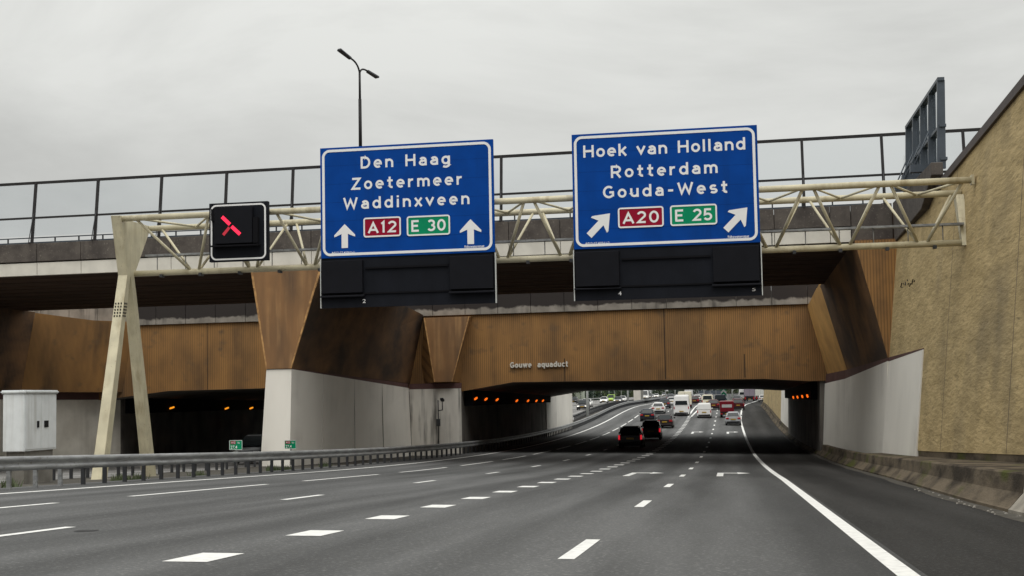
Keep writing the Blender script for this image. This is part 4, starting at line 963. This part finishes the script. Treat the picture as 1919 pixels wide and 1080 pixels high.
# ---------------------------------------------------------------- far objects beyond the tunnel
op = empty('overpass', (-16.8, 290, road(-16.9, 290)), 0, 'pale concrete overpass pier standing on the median beyond the tunnel', 'overpass')
mb = MB(); mb.hexa([(-17.7, 289, -2.6), (-16.45, 289, -2.6), (-16.3, 296, -2.6), (-17.6, 296, -2.6)], [(-17.85, 289, 5.4), (-16.35, 289, 5.4), (-16.2, 296, 5.4), (-17.7, 296, 5.4)]); loc(mb.build('pier', M['band_white'], op), op)
mb = MB(); mb.box(-60, 40, 287, 298, 5.402, 6.9); loc(mb.build('deck', M['concrete'], op), op)

def lamp_post(x, s, zg, label, group, h=12.5, arm=True):
    e = empty('lamp_post', (x, s, zg), 0, label, 'lamp post', group)
    mb = MB(); mb.tube((0, 0, -.2), (0, 0, h), .17, 10, .10); mb.build('pole', M['post_white'], e)
    if arm:
        mb = MB(); mb.tube((-1.6, 0, h+.1), (1.6, 0, h+.1), .06, 6); mb.build('arm', M['post_white'], e)
        for sx in (-1, 1):
            mb = MB(); mb.box(1.6*sx-.35, 1.6*sx+.35, -.14, .14, h+.02, h+.17); mb.build('lamp_head', M['post_white'], e)
LPL = 'white lamp post standing on the median beyond the tunnel'
for s in (185, 262, 345, 425, 505): lamp_post(-17.1, s, road(-16.9, s)-.1, LPL, 'white lamp posts on the median')
for s in (372, 412, 446, 488, 520, 555, 582, 620): lamp_post(-43.2, s, opp(-42, s)-.2, 'slim white lamp post beyond the opposite carriageway', 'white lamp posts beyond the opposite carriageway', arm=False)
for x, s in ((-7+8.2, 330), (11, 300), (-14.6, 560), (-9, 600)): lamp_post(x, s, road(x, s)-.3, 'slim white lamp post near the exit road far ahead', 'white lamp posts by the exit road', arm=False)

# chevron sign in the gore
cv = empty('chevron_sign', (-.6, 300, road(-.6, 300)), 0, 'green and white chevron sign where the exit road splits off', 'road sign')
mb = MB(); mb.box(-.55, .55, -.04, .04, .15, 2.9); p = mb.build('plate', M['sign_white'], cv); 
mb = MB()
for z in (.35, 1.25, 2.15):
    mb.prism([(-.55, -.045, z), (0, -.045, z+.5), (.55, -.045, z), (.55, -.045, z+.42), (0, -.045, z+.92), (-.55, -.045, z+.42)], (0, -.01, 0))
mb.build('chevron', M['sign_green'], p)
mb = MB(); mb.box(-.5, -.4, .041, .12, -.3, 2.5); mb.box(.4, .5, .041, .12, -.3, 2.5); mb.build('post', M['galv'], cv)
mb = MB(); rows = []
for k in range(12):
    s = 302+8*k; w = .4+.5*k; x = -.4+.35*k; rows.append([(x-w*.5, s, road(x, s)+.03), (x+w*.5, s, road(x, s)+.03)])
mb.grid(rows); tag(mb.build('gore_grass', M['leaf_b'], recalc=False), 'small patch of green grass in the gore behind the chevron sign', 'grass', kind='stuff')
# small pale building and a dark noise wall far away
nb = empty('shed', (-44.2, 452, -1.5), 0, 'pale green-grey shed far off beyond the opposite carriageway', 'shed')
mb = MB(); mb.box(-45.6, -42.9, 450, 456, -2.5, 3.0); wl_ = loc(mb.build('wall', M['shed'], nb), nb)
mb = MB(); mb.hexa([(-45.8, 449.8, 3.002), (-42.7, 449.8, 3.002), (-42.7, 456.2, 3.002), (-45.8, 456.2, 3.002)], [(-44.6, 449.8, 3.9), (-43.9, 449.8, 3.9), (-43.9, 456.2, 3.9), (-44.6, 456.2, 3.9)]); loc(mb.build('roof', M['concrete'], nb), nb)
ob = empty('noise_barrier', (-8, 760, -1), 0, 'dark blue-grey noise wall at the far end of the motorway', 'noise barrier')
mb = MB(); mb.box(-14, -2.4, 758, 758.4, -2, 2.3); loc(mb.build('panel', M['screen_blue'], ob), ob)
for x in (-14, -11.1, -8.2, -5.3, -2.4): mb = MB().box(x-.12, x+.12, 757.7, 757.99, -2, 2.4); loc(mb.build('post', M['galv'], ob), ob)

# trees
def tree_proto(seed, m, h, r):
    rg = random.Random(seed)
    mt, mc = MB(), MB()
    mt.tube((0, 0, -.5), (.1, 0, h*.45), .24, 8, .15); mt.tube((.1, 0, h*.45), (0, .1, h*.85), .15, 6, .04)
    cl = []
    for k in range(26):
        a = rg.uniform(0, 6.28); zz = rg.uniform(.06, 1.); rr = r*math.sin(math.pi*min(1, .15+zz*.85))**.6*rg.uniform(.35, 1.)
        c = Vector((rr*math.cos(a), rr*math.sin(a), h*zz*.95)); cl.append((c, rg.uniform(.7, 1.35)*r*.33))
        if k % 3 == 0: mt.tube((0, 0, h*zz*.6), c, .06, 5, .02)
    for c, cr_ in cl:
        for j in range(48):
            d = Vector((rg.gauss(0, 1), rg.gauss(0, 1), rg.gauss(0, .8))).normalized()*cr_*rg.uniform(.4, 1.05); p = c+d
            q = Vector((rg.uniform(-1, 1), rg.uniform(-1, 1), rg.uniform(-1, 1))).normalized(); u = q.orthogonal().normalized(); w = q.cross(u); sz = rg.uniform(.14, .34)
            mc.quad(p-u*sz-w*sz*.5, p+u*sz*.4-w*sz, p+u*sz+w*sz*.4, p-u*sz*.3+w*sz)
    return mt, mc, m
protos = []
for i, (m, h, r) in enumerate(((M['leaf_a'], 11, 3.6), (M['leaf_b'], 9, 3.2), (M['leaf_c'], 13, 3.9))):
    mt, mc, m = tree_proto(20+i, m, h, r); e = empty('leafy_tree', (0, 0, 0)); mt.build('trunk', M['bark'], e, recalc=False); mc.build('crown', m, e, recalc=False); protos.append(e)
used = set()
TLB = ['dark green leafy tree in the row beyond the opposite carriageway', 'pale green bushy tree in the row beyond the opposite carriageway', 'tall blue-green tree in the row beyond the opposite carriageway']
TLC = ['dark green leafy tree at the far end of the motorway', 'pale green bushy tree at the far end of the motorway', 'tall blue-green tree at the far end of the motorway']
def plant(i, x, s, z, lb, gp, sc_=1., rz=0.):
    if i in used:
        e = protos[i].copy(); COL.objects.link(e)
        for ch in protos[i].children:
            c = ch.copy(); COL.objects.link(c); c.parent = e
    else: e = protos[i]; used.add(i)
    e.location = (x, s, z); e.scale = (sc_, sc_, sc_); e.rotation_euler = (0, 0, rz)
    tag(e, lb[i], 'tree', gp)
rg = random.Random(11)
for k in range(44):
    s = 430+8.6*k+rg.uniform(-3, 3); x = -45.5-rg.uniform(0, 4.5); plant(rg.randrange(3), x, s, opp(-47, s)-.6, TLB, 'trees beyond the opposite carriageway', rg.uniform(.8, 1.25), rg.uniform(0, 6.28))
for k in range(40):
    x = -48+k*2.6+rg.uniform(-1, 1); plant(rg.randrange(3), x, 820+rg.uniform(0, 60), -.5, TLC, 'trees at the far end of the motorway', rg.uniform(.8, 1.3), rg.uniform(0, 6.28))
for k in range(24):
    s = 300+k*11+rg.uniform(-4, 4); plant(rg.randrange(3), BARX(s)+6+rg.uniform(0, 7), s, road(8, s)-.6, ['dark green leafy tree beside the exit road', 'pale green bushy tree beside the exit road', 'tall blue-green tree beside the exit road'], 'trees beside the exit road', rg.uniform(.7, 1.1), rg.uniform(0, 6.28))

# ---------------------------------------------------------------- vehicles
def loft(mb, st):
    """stations (y, half width bottom, half width mid, half width top, z bottom, z mid, z top)"""
    rows = []
    for y, a, b, c, z0, z1, z2 in st:
        rows.append([(-a, y, z0), (-b, y, z1), (-c, y, z2), (0, y, z2+.015), (c, y, z2), (b, y, z1), (a, y, z0)])
    mb.grid(rows, True, True)
    i = len(mb.v)-7*len(rows); mb.f.append(tuple(range(i+6, i-1, -1))); mb.sm.append(False)
    j = len(mb.v)-7; mb.f.append(tuple(range(j, j+7))); mb.sm.append(False)
STY = {  # belt, cabin bottom rear/front and roof rear/front along the length (0 rear .. 1 front), hood height
    'hatch': dict(L=4.0, W=1.72, H=1.47, belt=.93, cb=(.02, .72), ct=(.13, .52), boot=.95, hood=.78),
    'tall': dict(L=3.6, W=1.64, H=1.66, belt=1.0, cb=(.015, .80), ct=(.05, .60), boot=1.0, hood=.92),
    'mpv': dict(L=4.3, W=1.78, H=1.62, belt=.98, cb=(.015, .80), ct=(.08, .56), boot=.98, hood=.86),
    'sedan': dict(L=4.5, W=1.76, H=1.43, belt=.92, cb=(.14, .70), ct=(.28, .54), boot=.95, hood=.78),
    'estate': dict(L=4.6, W=1.76, H=1.48, belt=.93, cb=(.02, .70), ct=(.09, .54), boot=.94, hood=.78),
    'smallvan': dict(L=4.3, W=1.80, H=1.85, belt=1.02, cb=(.0, .82), ct=(.015, .60), boot=1.02, hood=.95, blind=True),
    'van': dict(L=6.0, W=2.0, H=2.6, belt=1.25, cb=(.0, .90), ct=(.02, .74), boot=1.25, hood=1.05, blind=True),
}
VG = {1: 'vehicles on the main carriageway', -1: 'vehicles on the opposite carriageway', 2: 'vehicles on the exit road'}
def vehicle(style, color, x, s, label, cat, d=1, lit=False, heads=False, scale=1., grp=None, rearwin=None, rz=0., zf=None, name=None, opening=None):
    P = STY[style]; L, W, H = P['L']*scale, P['W']*scale, P['H']*scale; hw = W/2; bz = P['belt']*scale
    zf = zf or (road if d > 0 else opp)
    pitch = math.atan2(zf(x, s+1)-zf(x, s-1), 2)
    e = empty(name or {'smallvan': 'small_van', 'van': 'panel_van'}.get(style, 'car'), (x, s+(L/2 if d > 0 else -L/2), zf(x, s+L/2*d)+.01), 0, label, cat, VG[grp or d])
    e.rotation_euler = (pitch if d > 0 else -pitch, 0, rz if d > 0 else math.pi+rz)
    pm = paint(color); Y = lambda t: (t-.5)*L
    b0, b1 = P['cb']; t0, t1 = P['ct']; bo, ho = P['boot']*scale, P['hood']*scale; zl = .24*scale
    mb = MB()
    st = [(Y(0), hw*.86, hw*.90, hw*.84, zl+.14, .55, bo-.06), (Y(.018), hw*.92, hw*.96, hw*.90, zl+.02, .55, bo-.01), (Y(.08), hw*.95, hw, hw*.93, zl, .58, bo),
          (Y(max(b0, .16)), hw*.96, hw, hw*.94, zl-.03, .6, bz), (Y(.45), hw*.96, hw, hw*.94, zl-.05, .6, bz), (Y(b1-.04), hw*.96, hw, hw*.92, zl-.03, .6, bz-.01), (Y(b1+.02), hw*.95, hw*.99, hw*.88, zl, .56, ho+.02),
          (Y(.90), hw*.93, hw*.96, hw*.80, zl, .52, ho-.07), (Y(.975), hw*.86, hw*.88, hw*.70, zl+.02, .48, ho-.16), (Y(1.), hw*.76, hw*.78, hw*.62, zl+.1, .46, ho-.26)]
    if style in ('van', 'smallvan'):
        st[0] = (Y(0), hw*.93, hw*.97, hw*.95, zl+.1, .6, bo); st[1] = (Y(.01), hw*.96, hw*.99, hw*.96, zl, .6, bo)
    loft(mb, st); mb.build('body', pm, e, recalc=True)
    kw = .93 if style not in ('van', 'smallvan') else .97; rw_ = .76 if style not in ('van', 'smallvan') else .90
    if style == 'mpv' or style == 'tall': rw_ = .77
    c = [(-hw*kw, Y(b0), bz-.01), (hw*kw, Y(b0), bz-.01), (hw*kw*.97, Y(b1), bz-.03), (-hw*kw*.97, Y(b1), bz-.03)]
    t = [(-hw*rw_, Y(t0), H-.03), (hw*rw_, Y(t0), H-.03), (hw*rw_*.96, Y(t1), H-.02), (-hw*rw_*.96, Y(t1), H-.02)]
    cab = MB(); cab.hexa(c, t); cab.build('cabin', pm, e, bevel=(.13 if style not in ('van', 'smallvan') else .09)*scale, seg=3)
    V = [Vector(p) for p in c+t]
    def pane(name_, a, b, c_, d_, i0, i1, j0, j1, off, m_=M['car_glass']):
        q = lambda u, v: (a*(1-u)+b*u)*(1-v)+(d_*(1-u)+c_*u)*v
        nrm = (b-a).cross(d_-a).normalized()*off
        mb = MB(); pts = [q(i0, j0)+nrm, q(i1, j0)+nrm, q(i1-.02, j1)+nrm, q(i0+.02, j1)+nrm]
        mb.prism(pts, -nrm*.9); mb.build(name_, m_, e)
    pane('rear_window', V[0], V[1], V[5], V[4], .09, .91, .10 if not P.get('blind') else .12, .84 if style != 'van' else .52, .012) if rearwin is not False else None
    pane('windscreen', V[2], V[3], V[7], V[6], .05, .95, .05, .90, .012)
    if P.get('blind'):
        pane('side_window', V[1], V[2], V[6], V[5], .66, .95, .1, .62 if style == 'van' else .8, .012); pane('side_window', V[3], V[0], V[4], V[7], .05, .34, .1, .62 if style == 'van' else .8, .012)
    else:
        pane('side_window', V[1], V[2], V[6], V[5], .06, .94, .1, .84, .012); pane('side_window', V[3], V[0], V[4], V[7], .06, .94, .1, .84, .012)
    wr = .31*scale if style != 'van' else .35
    for sx in (-1, 1):
        for ty in (.19, .80):
            mb = MB(); mb.tube((sx*(hw-.20), Y(ty), wr), (sx*(hw-.005), Y(ty), wr), wr, 14); w_ = mb.build('wheel', M['rubber'], e)
            if s < 215: mb = MB(); mb.tube((sx*(hw-.02), Y(ty), wr), (sx*(hw+.004), Y(ty), wr), wr*.62, 10); mb.build('rim', M['galv'], w_)
        tz = bo-.30*scale
        mb = MB()
        if style in ('van', 'smallvan', 'mpv', 'tall'): mb.box(sx*hw*.90-.06, sx*hw*.90+.06, Y(0)-.03, Y(.05), tz-.06, tz+.26)
        else: mb.box(sx*hw*.74-.17, sx*hw*.74+.17, Y(0)-.03, Y(.05), tz+.03, tz+.21)
        mb.build('tail_light', M['tail_lit'] if lit else M['tail_red'], e, bevel=.015, seg=1)
        mb = MB(); mb.box(sx*hw*.66-.16, sx*hw*.66+.16, Y(.955), Y(.992), ho-.27, ho-.14); mb.build('headlight', M['head_lit'] if heads else M['head_off'], e, bevel=.02, seg=1)
        mb = MB(); mb.hexa([(sx*(hw-.02)-.0, Y(b1)-.38, bz), (sx*(hw+.16), Y(b1)-.36, bz), (sx*(hw+.16), Y(b1)-.26, bz), (sx*(hw-.02), Y(b1)-.24, bz)], [(sx*(hw-.04), Y(b1)-.38, bz+.14), (sx*(hw+.16), Y(b1)-.36, bz+.15), (sx*(hw+.16), Y(b1)-.26, bz+.15), (sx*(hw-.04), Y(b1)-.24, bz+.14)]); mb.build('mirror', pm if not lit else M['trim'], e)
    mb = MB(); mb.box(-hw*.84, hw*.84, Y(0)-.05, Y(.02), zl+.05, zl+.22); mb.build('rear_bumper', M['trim'] if style != 'sedan' else pm, e, bevel=.03, seg=1)
    mb = MB(); mb.box(-hw*.62, hw*.62, Y(.985), Y(1.)+.03, zl+.03, zl+.18); mb.build('front_grille', M['trim'], e)
    mb = MB(); pz = zl+.30 if style in ('van',) else bo-.34*scale; mb.box(-.26, .26, Y(0)-.055, Y(0)+.02, pz, pz+.12); mb.build('number_plate', M['plate'], e)
    mb = MB(); mb.box(-.26, .26, Y(1.)+.0, Y(1.)+.045, zl+.2, zl+.32); mb.build('number_plate', M['plate'], e)
    mb = MB(); mb.box(-hw*.85, hw*.85, Y(.05), Y(.95), .17, zl+.06); mb.build('underbody', M['trim'], e)
    return e
WHITE, BLACK, DBLUE, SILV, GREY, RED, MAROON, LIME, CREAM = (.75, .75, .74), (.009, .009, .011), (.010, .015, .028), (.36, .37, .39), (.15, .16, .18), (.30, .012, .02), (.06, .006, .010), (.42, .62, .12), (.72, .68, .55)
vehicle('mpv', BLACK, -6.74, 104.5, 'black people carrier with lit tail lights in the tunnel shadow, nearest of the traffic', 'car', lit=True, scale=.95)
vehicle('tall', BLACK, -6.35, 125.5, 'small tall black car with lit tail lights just ahead of the people carrier', 'car', lit=True)
vehicle('sedan', (.03, .022, .024), -6.5, 157, 'dark saloon car driving ahead of the small tall black car', 'car')
vehicle('hatch', DBLUE, -9.3, 176, 'dark blue hatchback with a pale roof edge in the lane beside the dark saloon', 'car')
vehicle('hatch', WHITE, -9.0, 198, 'rounded white hatchback in front of the dark blue hatchback', 'car', scale=1.02)
vehicle('sedan', (.05, .055, .07), -9.2, 222, 'dark saloon half hidden in front of the white hatchback', 'car')
vehicle('sedan', WHITE, -9.0, 248, 'white saloon with red tail lights left of the tall white van', 'car', lit=True)
vehicle('estate', BLACK, -9.0, 272, 'black estate car ahead of the white saloon', 'car')
vehicle('van', WHITE, -5.75, 191.5, 'tall white panel van with a dark rear window in the middle of the traffic', 'van')
vehicle('smallvan', WHITE, -2.8, 185.5, 'small white windowless delivery van behind the red box van', 'van', rearwin=False, scale=.98)
vehicle('hatch', MAROON, -1.9, 214, 'dark red hatchback showing to the right of the small white van', 'car')
vehicle('smallvan', CREAM, -3.0, 236, 'cream van showing above the roof of the small white van', 'van')
vehicle('smallvan', DBLUE, -1.0, 236, 'dark blue van left of the red box van', 'van', rearwin=True)
vehicle('hatch', SILV, .62, 165, 'silver hatchback close to the solid right edge line', 'car')
vehicle('mpv', MAROON, 1.55, 213, 'maroon car half hidden on the right of the red box van', 'car')
vehicle('estate', MAROON, -5.6, 262, 'maroon car ahead of the cream box truck', 'car')
vehicle('hatch', WHITE, -6.1, 320, 'pale blue-white car far ahead near the gore', 'car')
vehicle('mpv', SILV, -5.8, 350, 'silver people carrier far ahead in the middle lane', 'car')
vehicle('estate', MAROON, -5.6, 392, 'dark maroon estate far ahead in the middle lane', 'car')
vehicle('hatch', GREY, -4.8, 440, 'grey hatchback at the far end of the middle lane', 'car')
vehicle('estate', WHITE, -9.2, 330, 'white estate far ahead in the left lane', 'car')
vehicle('hatch', SILV, -9.2, 380, 'silver hatchback far ahead in the left lane', 'car')
vehicle('mpv', GREY, -12.8, 345, 'grey people carrier far ahead in the leftmost lane', 'car')
vehicle('estate', GREY, 1.9, 288, 'grey estate car on the exit road beside the chevron sign', 'car', grp=2)
vehicle('van', WHITE, 3.6, 335, 'white van on the exit road next to the grey trailer', 'van', grp=2)
vehicle('hatch', WHITE, 7.3, 310, 'white hatchback at the right end of the exit road by the wall', 'car', grp=2)
vehicle('mpv', BLACK, -37.5, 372, 'dark car in front of the pale shed on the opposite side', 'car', d=-1)
# opposite carriageway, coming towards the camera
vehicle('sedan', WHITE, -23.0, 250, 'white saloon with headlights coming past the end of the pale wall', 'car', d=-1, heads=True)
vehicle('estate', (.05, .05, .055), -21.3, 226, 'dark estate with bright headlights nearest on the opposite carriageway', 'car', d=-1, heads=True, scale=.98)
vehicle('hatch', WHITE, -27.3, 338, 'white hatchback coming towards the lime van on the opposite side', 'car', d=-1, heads=True)
vehicle('smallvan', LIME, -27.5, 362, 'lime green van on the opposite carriageway', 'van', d=-1)
vehicle('sedan', GREY, -23.3, 326, 'grey saloon with headlights in front of the lime green van', 'car', d=-1, heads=True)
vehicle('hatch', WHITE, -24.1, 352, 'white car following the grey saloon on the opposite side', 'car', d=-1)
vehicle('van', WHITE, -23.5, 440, 'white van right of the overpass pier on the opposite side', 'van', d=-1, heads=True)
vehicle('estate', SILV, -24.0, 480, 'silver estate with headlights far along the opposite carriageway', 'car', d=-1, heads=True)
vehicle('hatch', WHITE, -24.0, 520, 'white hatchback far along the opposite carriageway', 'car', d=-1, heads=True)
vehicle('mpv', SILV, -24.2, 590, 'silver people carrier farthest along the opposite carriageway', 'car', d=-1, heads=True)
vehicle('mpv', (.02, .022, .026), -26.3, 84, 'dark car emerging from the opposite tunnel behind the kilometre sign', 'car', d=-1)

def box_truck(x, s, col, label, W, H, Lb, grp, cabcol, z0=.55, win=False, cat='truck', name='box_truck', grille=None):
    pitch = math.atan2(road(x, s+4)-road(x, s), 4)
    e = empty(name, (x, s, road(x, s)+.01), 0, label, cat, VG[grp]); e.rotation_euler = (pitch, 0, 0)
    mb = MB(); mb.box(-W/2, W/2, 0, Lb, z0, H); bx = mb.build('cargo_box', paint(col), e, bevel=.05)
    if win:
        mb = MB(); mb.box(-W*.36, W*.36, -.012, .02, H-.75, H-.38); mb.build('rear_window', M['head_off'], bx)
    mb = MB(); mb.box(-.012, .012, -.006, .02, z0+.1, H-.1); mb.box(-W*.46, W*.46, -.008, .02, z0+.05, z0+.12); mb.build('door_seam', M['trim'], bx)
    mb = MB(); mb.hexa([(-W*.46, Lb+.1, .5), (W*.46, Lb+.1, .5), (W*.44, Lb+2.0, .5), (-W*.44, Lb+2.0, .5)], [(-W*.44, Lb+.1, H*.86), (W*.44, Lb+.1, H*.86), (W*.40, Lb+1.4, H*.84), (-W*.40, Lb+1.4, H*.84)]); mb.build('cab', paint(cabcol), e, bevel=.08)
    mb = MB(); mb.hexa([(-W*.4, Lb+1.83, H*.5), (W*.4, Lb+1.83, H*.5), (W*.4, Lb+1.86, H*.5), (-W*.4, Lb+1.86, H*.5)], [(-W*.37, Lb+1.50, H*.8), (W*.37, Lb+1.50, H*.8), (W*.37, Lb+1.53, H*.8), (-W*.37, Lb+1.53, H*.8)]); mb.build('windscreen', M['car_glass'], e)
    mb = MB(); mb.box(-W*.42, W*.42, .1, Lb+1.7, .35, z0-.01); mb.build('chassis', M['trim'], e)
    mb = MB(); mb.box(-W*.45, W*.45, -.08, .05, .38, z0-.02); mb.build('rear_bumper', M['trim'], e)
    for sx in (-1, 1):
        mb = MB(); mb.box(sx*W*.4-.14, sx*W*.4+.14, -.1, -.081, .42, z0-.06); mb.build('tail_light', M['tail_red'], e)
        for y in (.9, Lb+1.1): mb = MB(); mb.tube((sx*(W/2-.3), y, .42), (sx*(W/2-.03), y, .42), .42, 14); mb.build('wheel', M['rubber'], e)
    mb = MB(); mb.box(-.26, .26, -.1, -.081, .42, .53); mb.build('number_plate', M['plate'], e)
box_truck(-.02, 187, (.15, .006, .015), 'dark red box van with a rear window strip on the exit lanes', 1.72, 2.0, 3.0, 1, (.15, .006, .015), z0=.62, win=True, cat='van', name='box_van')
box_truck(-6.15, 222, CREAM, 'cream box truck right in front of the tall white panel van', 1.9, 2.45, 4.2, 1, WHITE)
box_truck(4.9, 330, (.24, .21, .25), 'purple-grey lorry trailer on the exit road', 2.3, 3.9, 9, 2, GREY, z0=1.0)
box_truck(7.6, 345, (.6, .6, .55), 'white lorry with an orange rear beside the purple-grey trailer', 2.2, 3.8, 7, 2, WHITE, z0=1.0)
box_truck(-11.8, 470, (.7, .7, .7), 'white lorry far ahead in the left lanes', 2.4, 3.8, 8, 1, WHITE, z0=1.0)
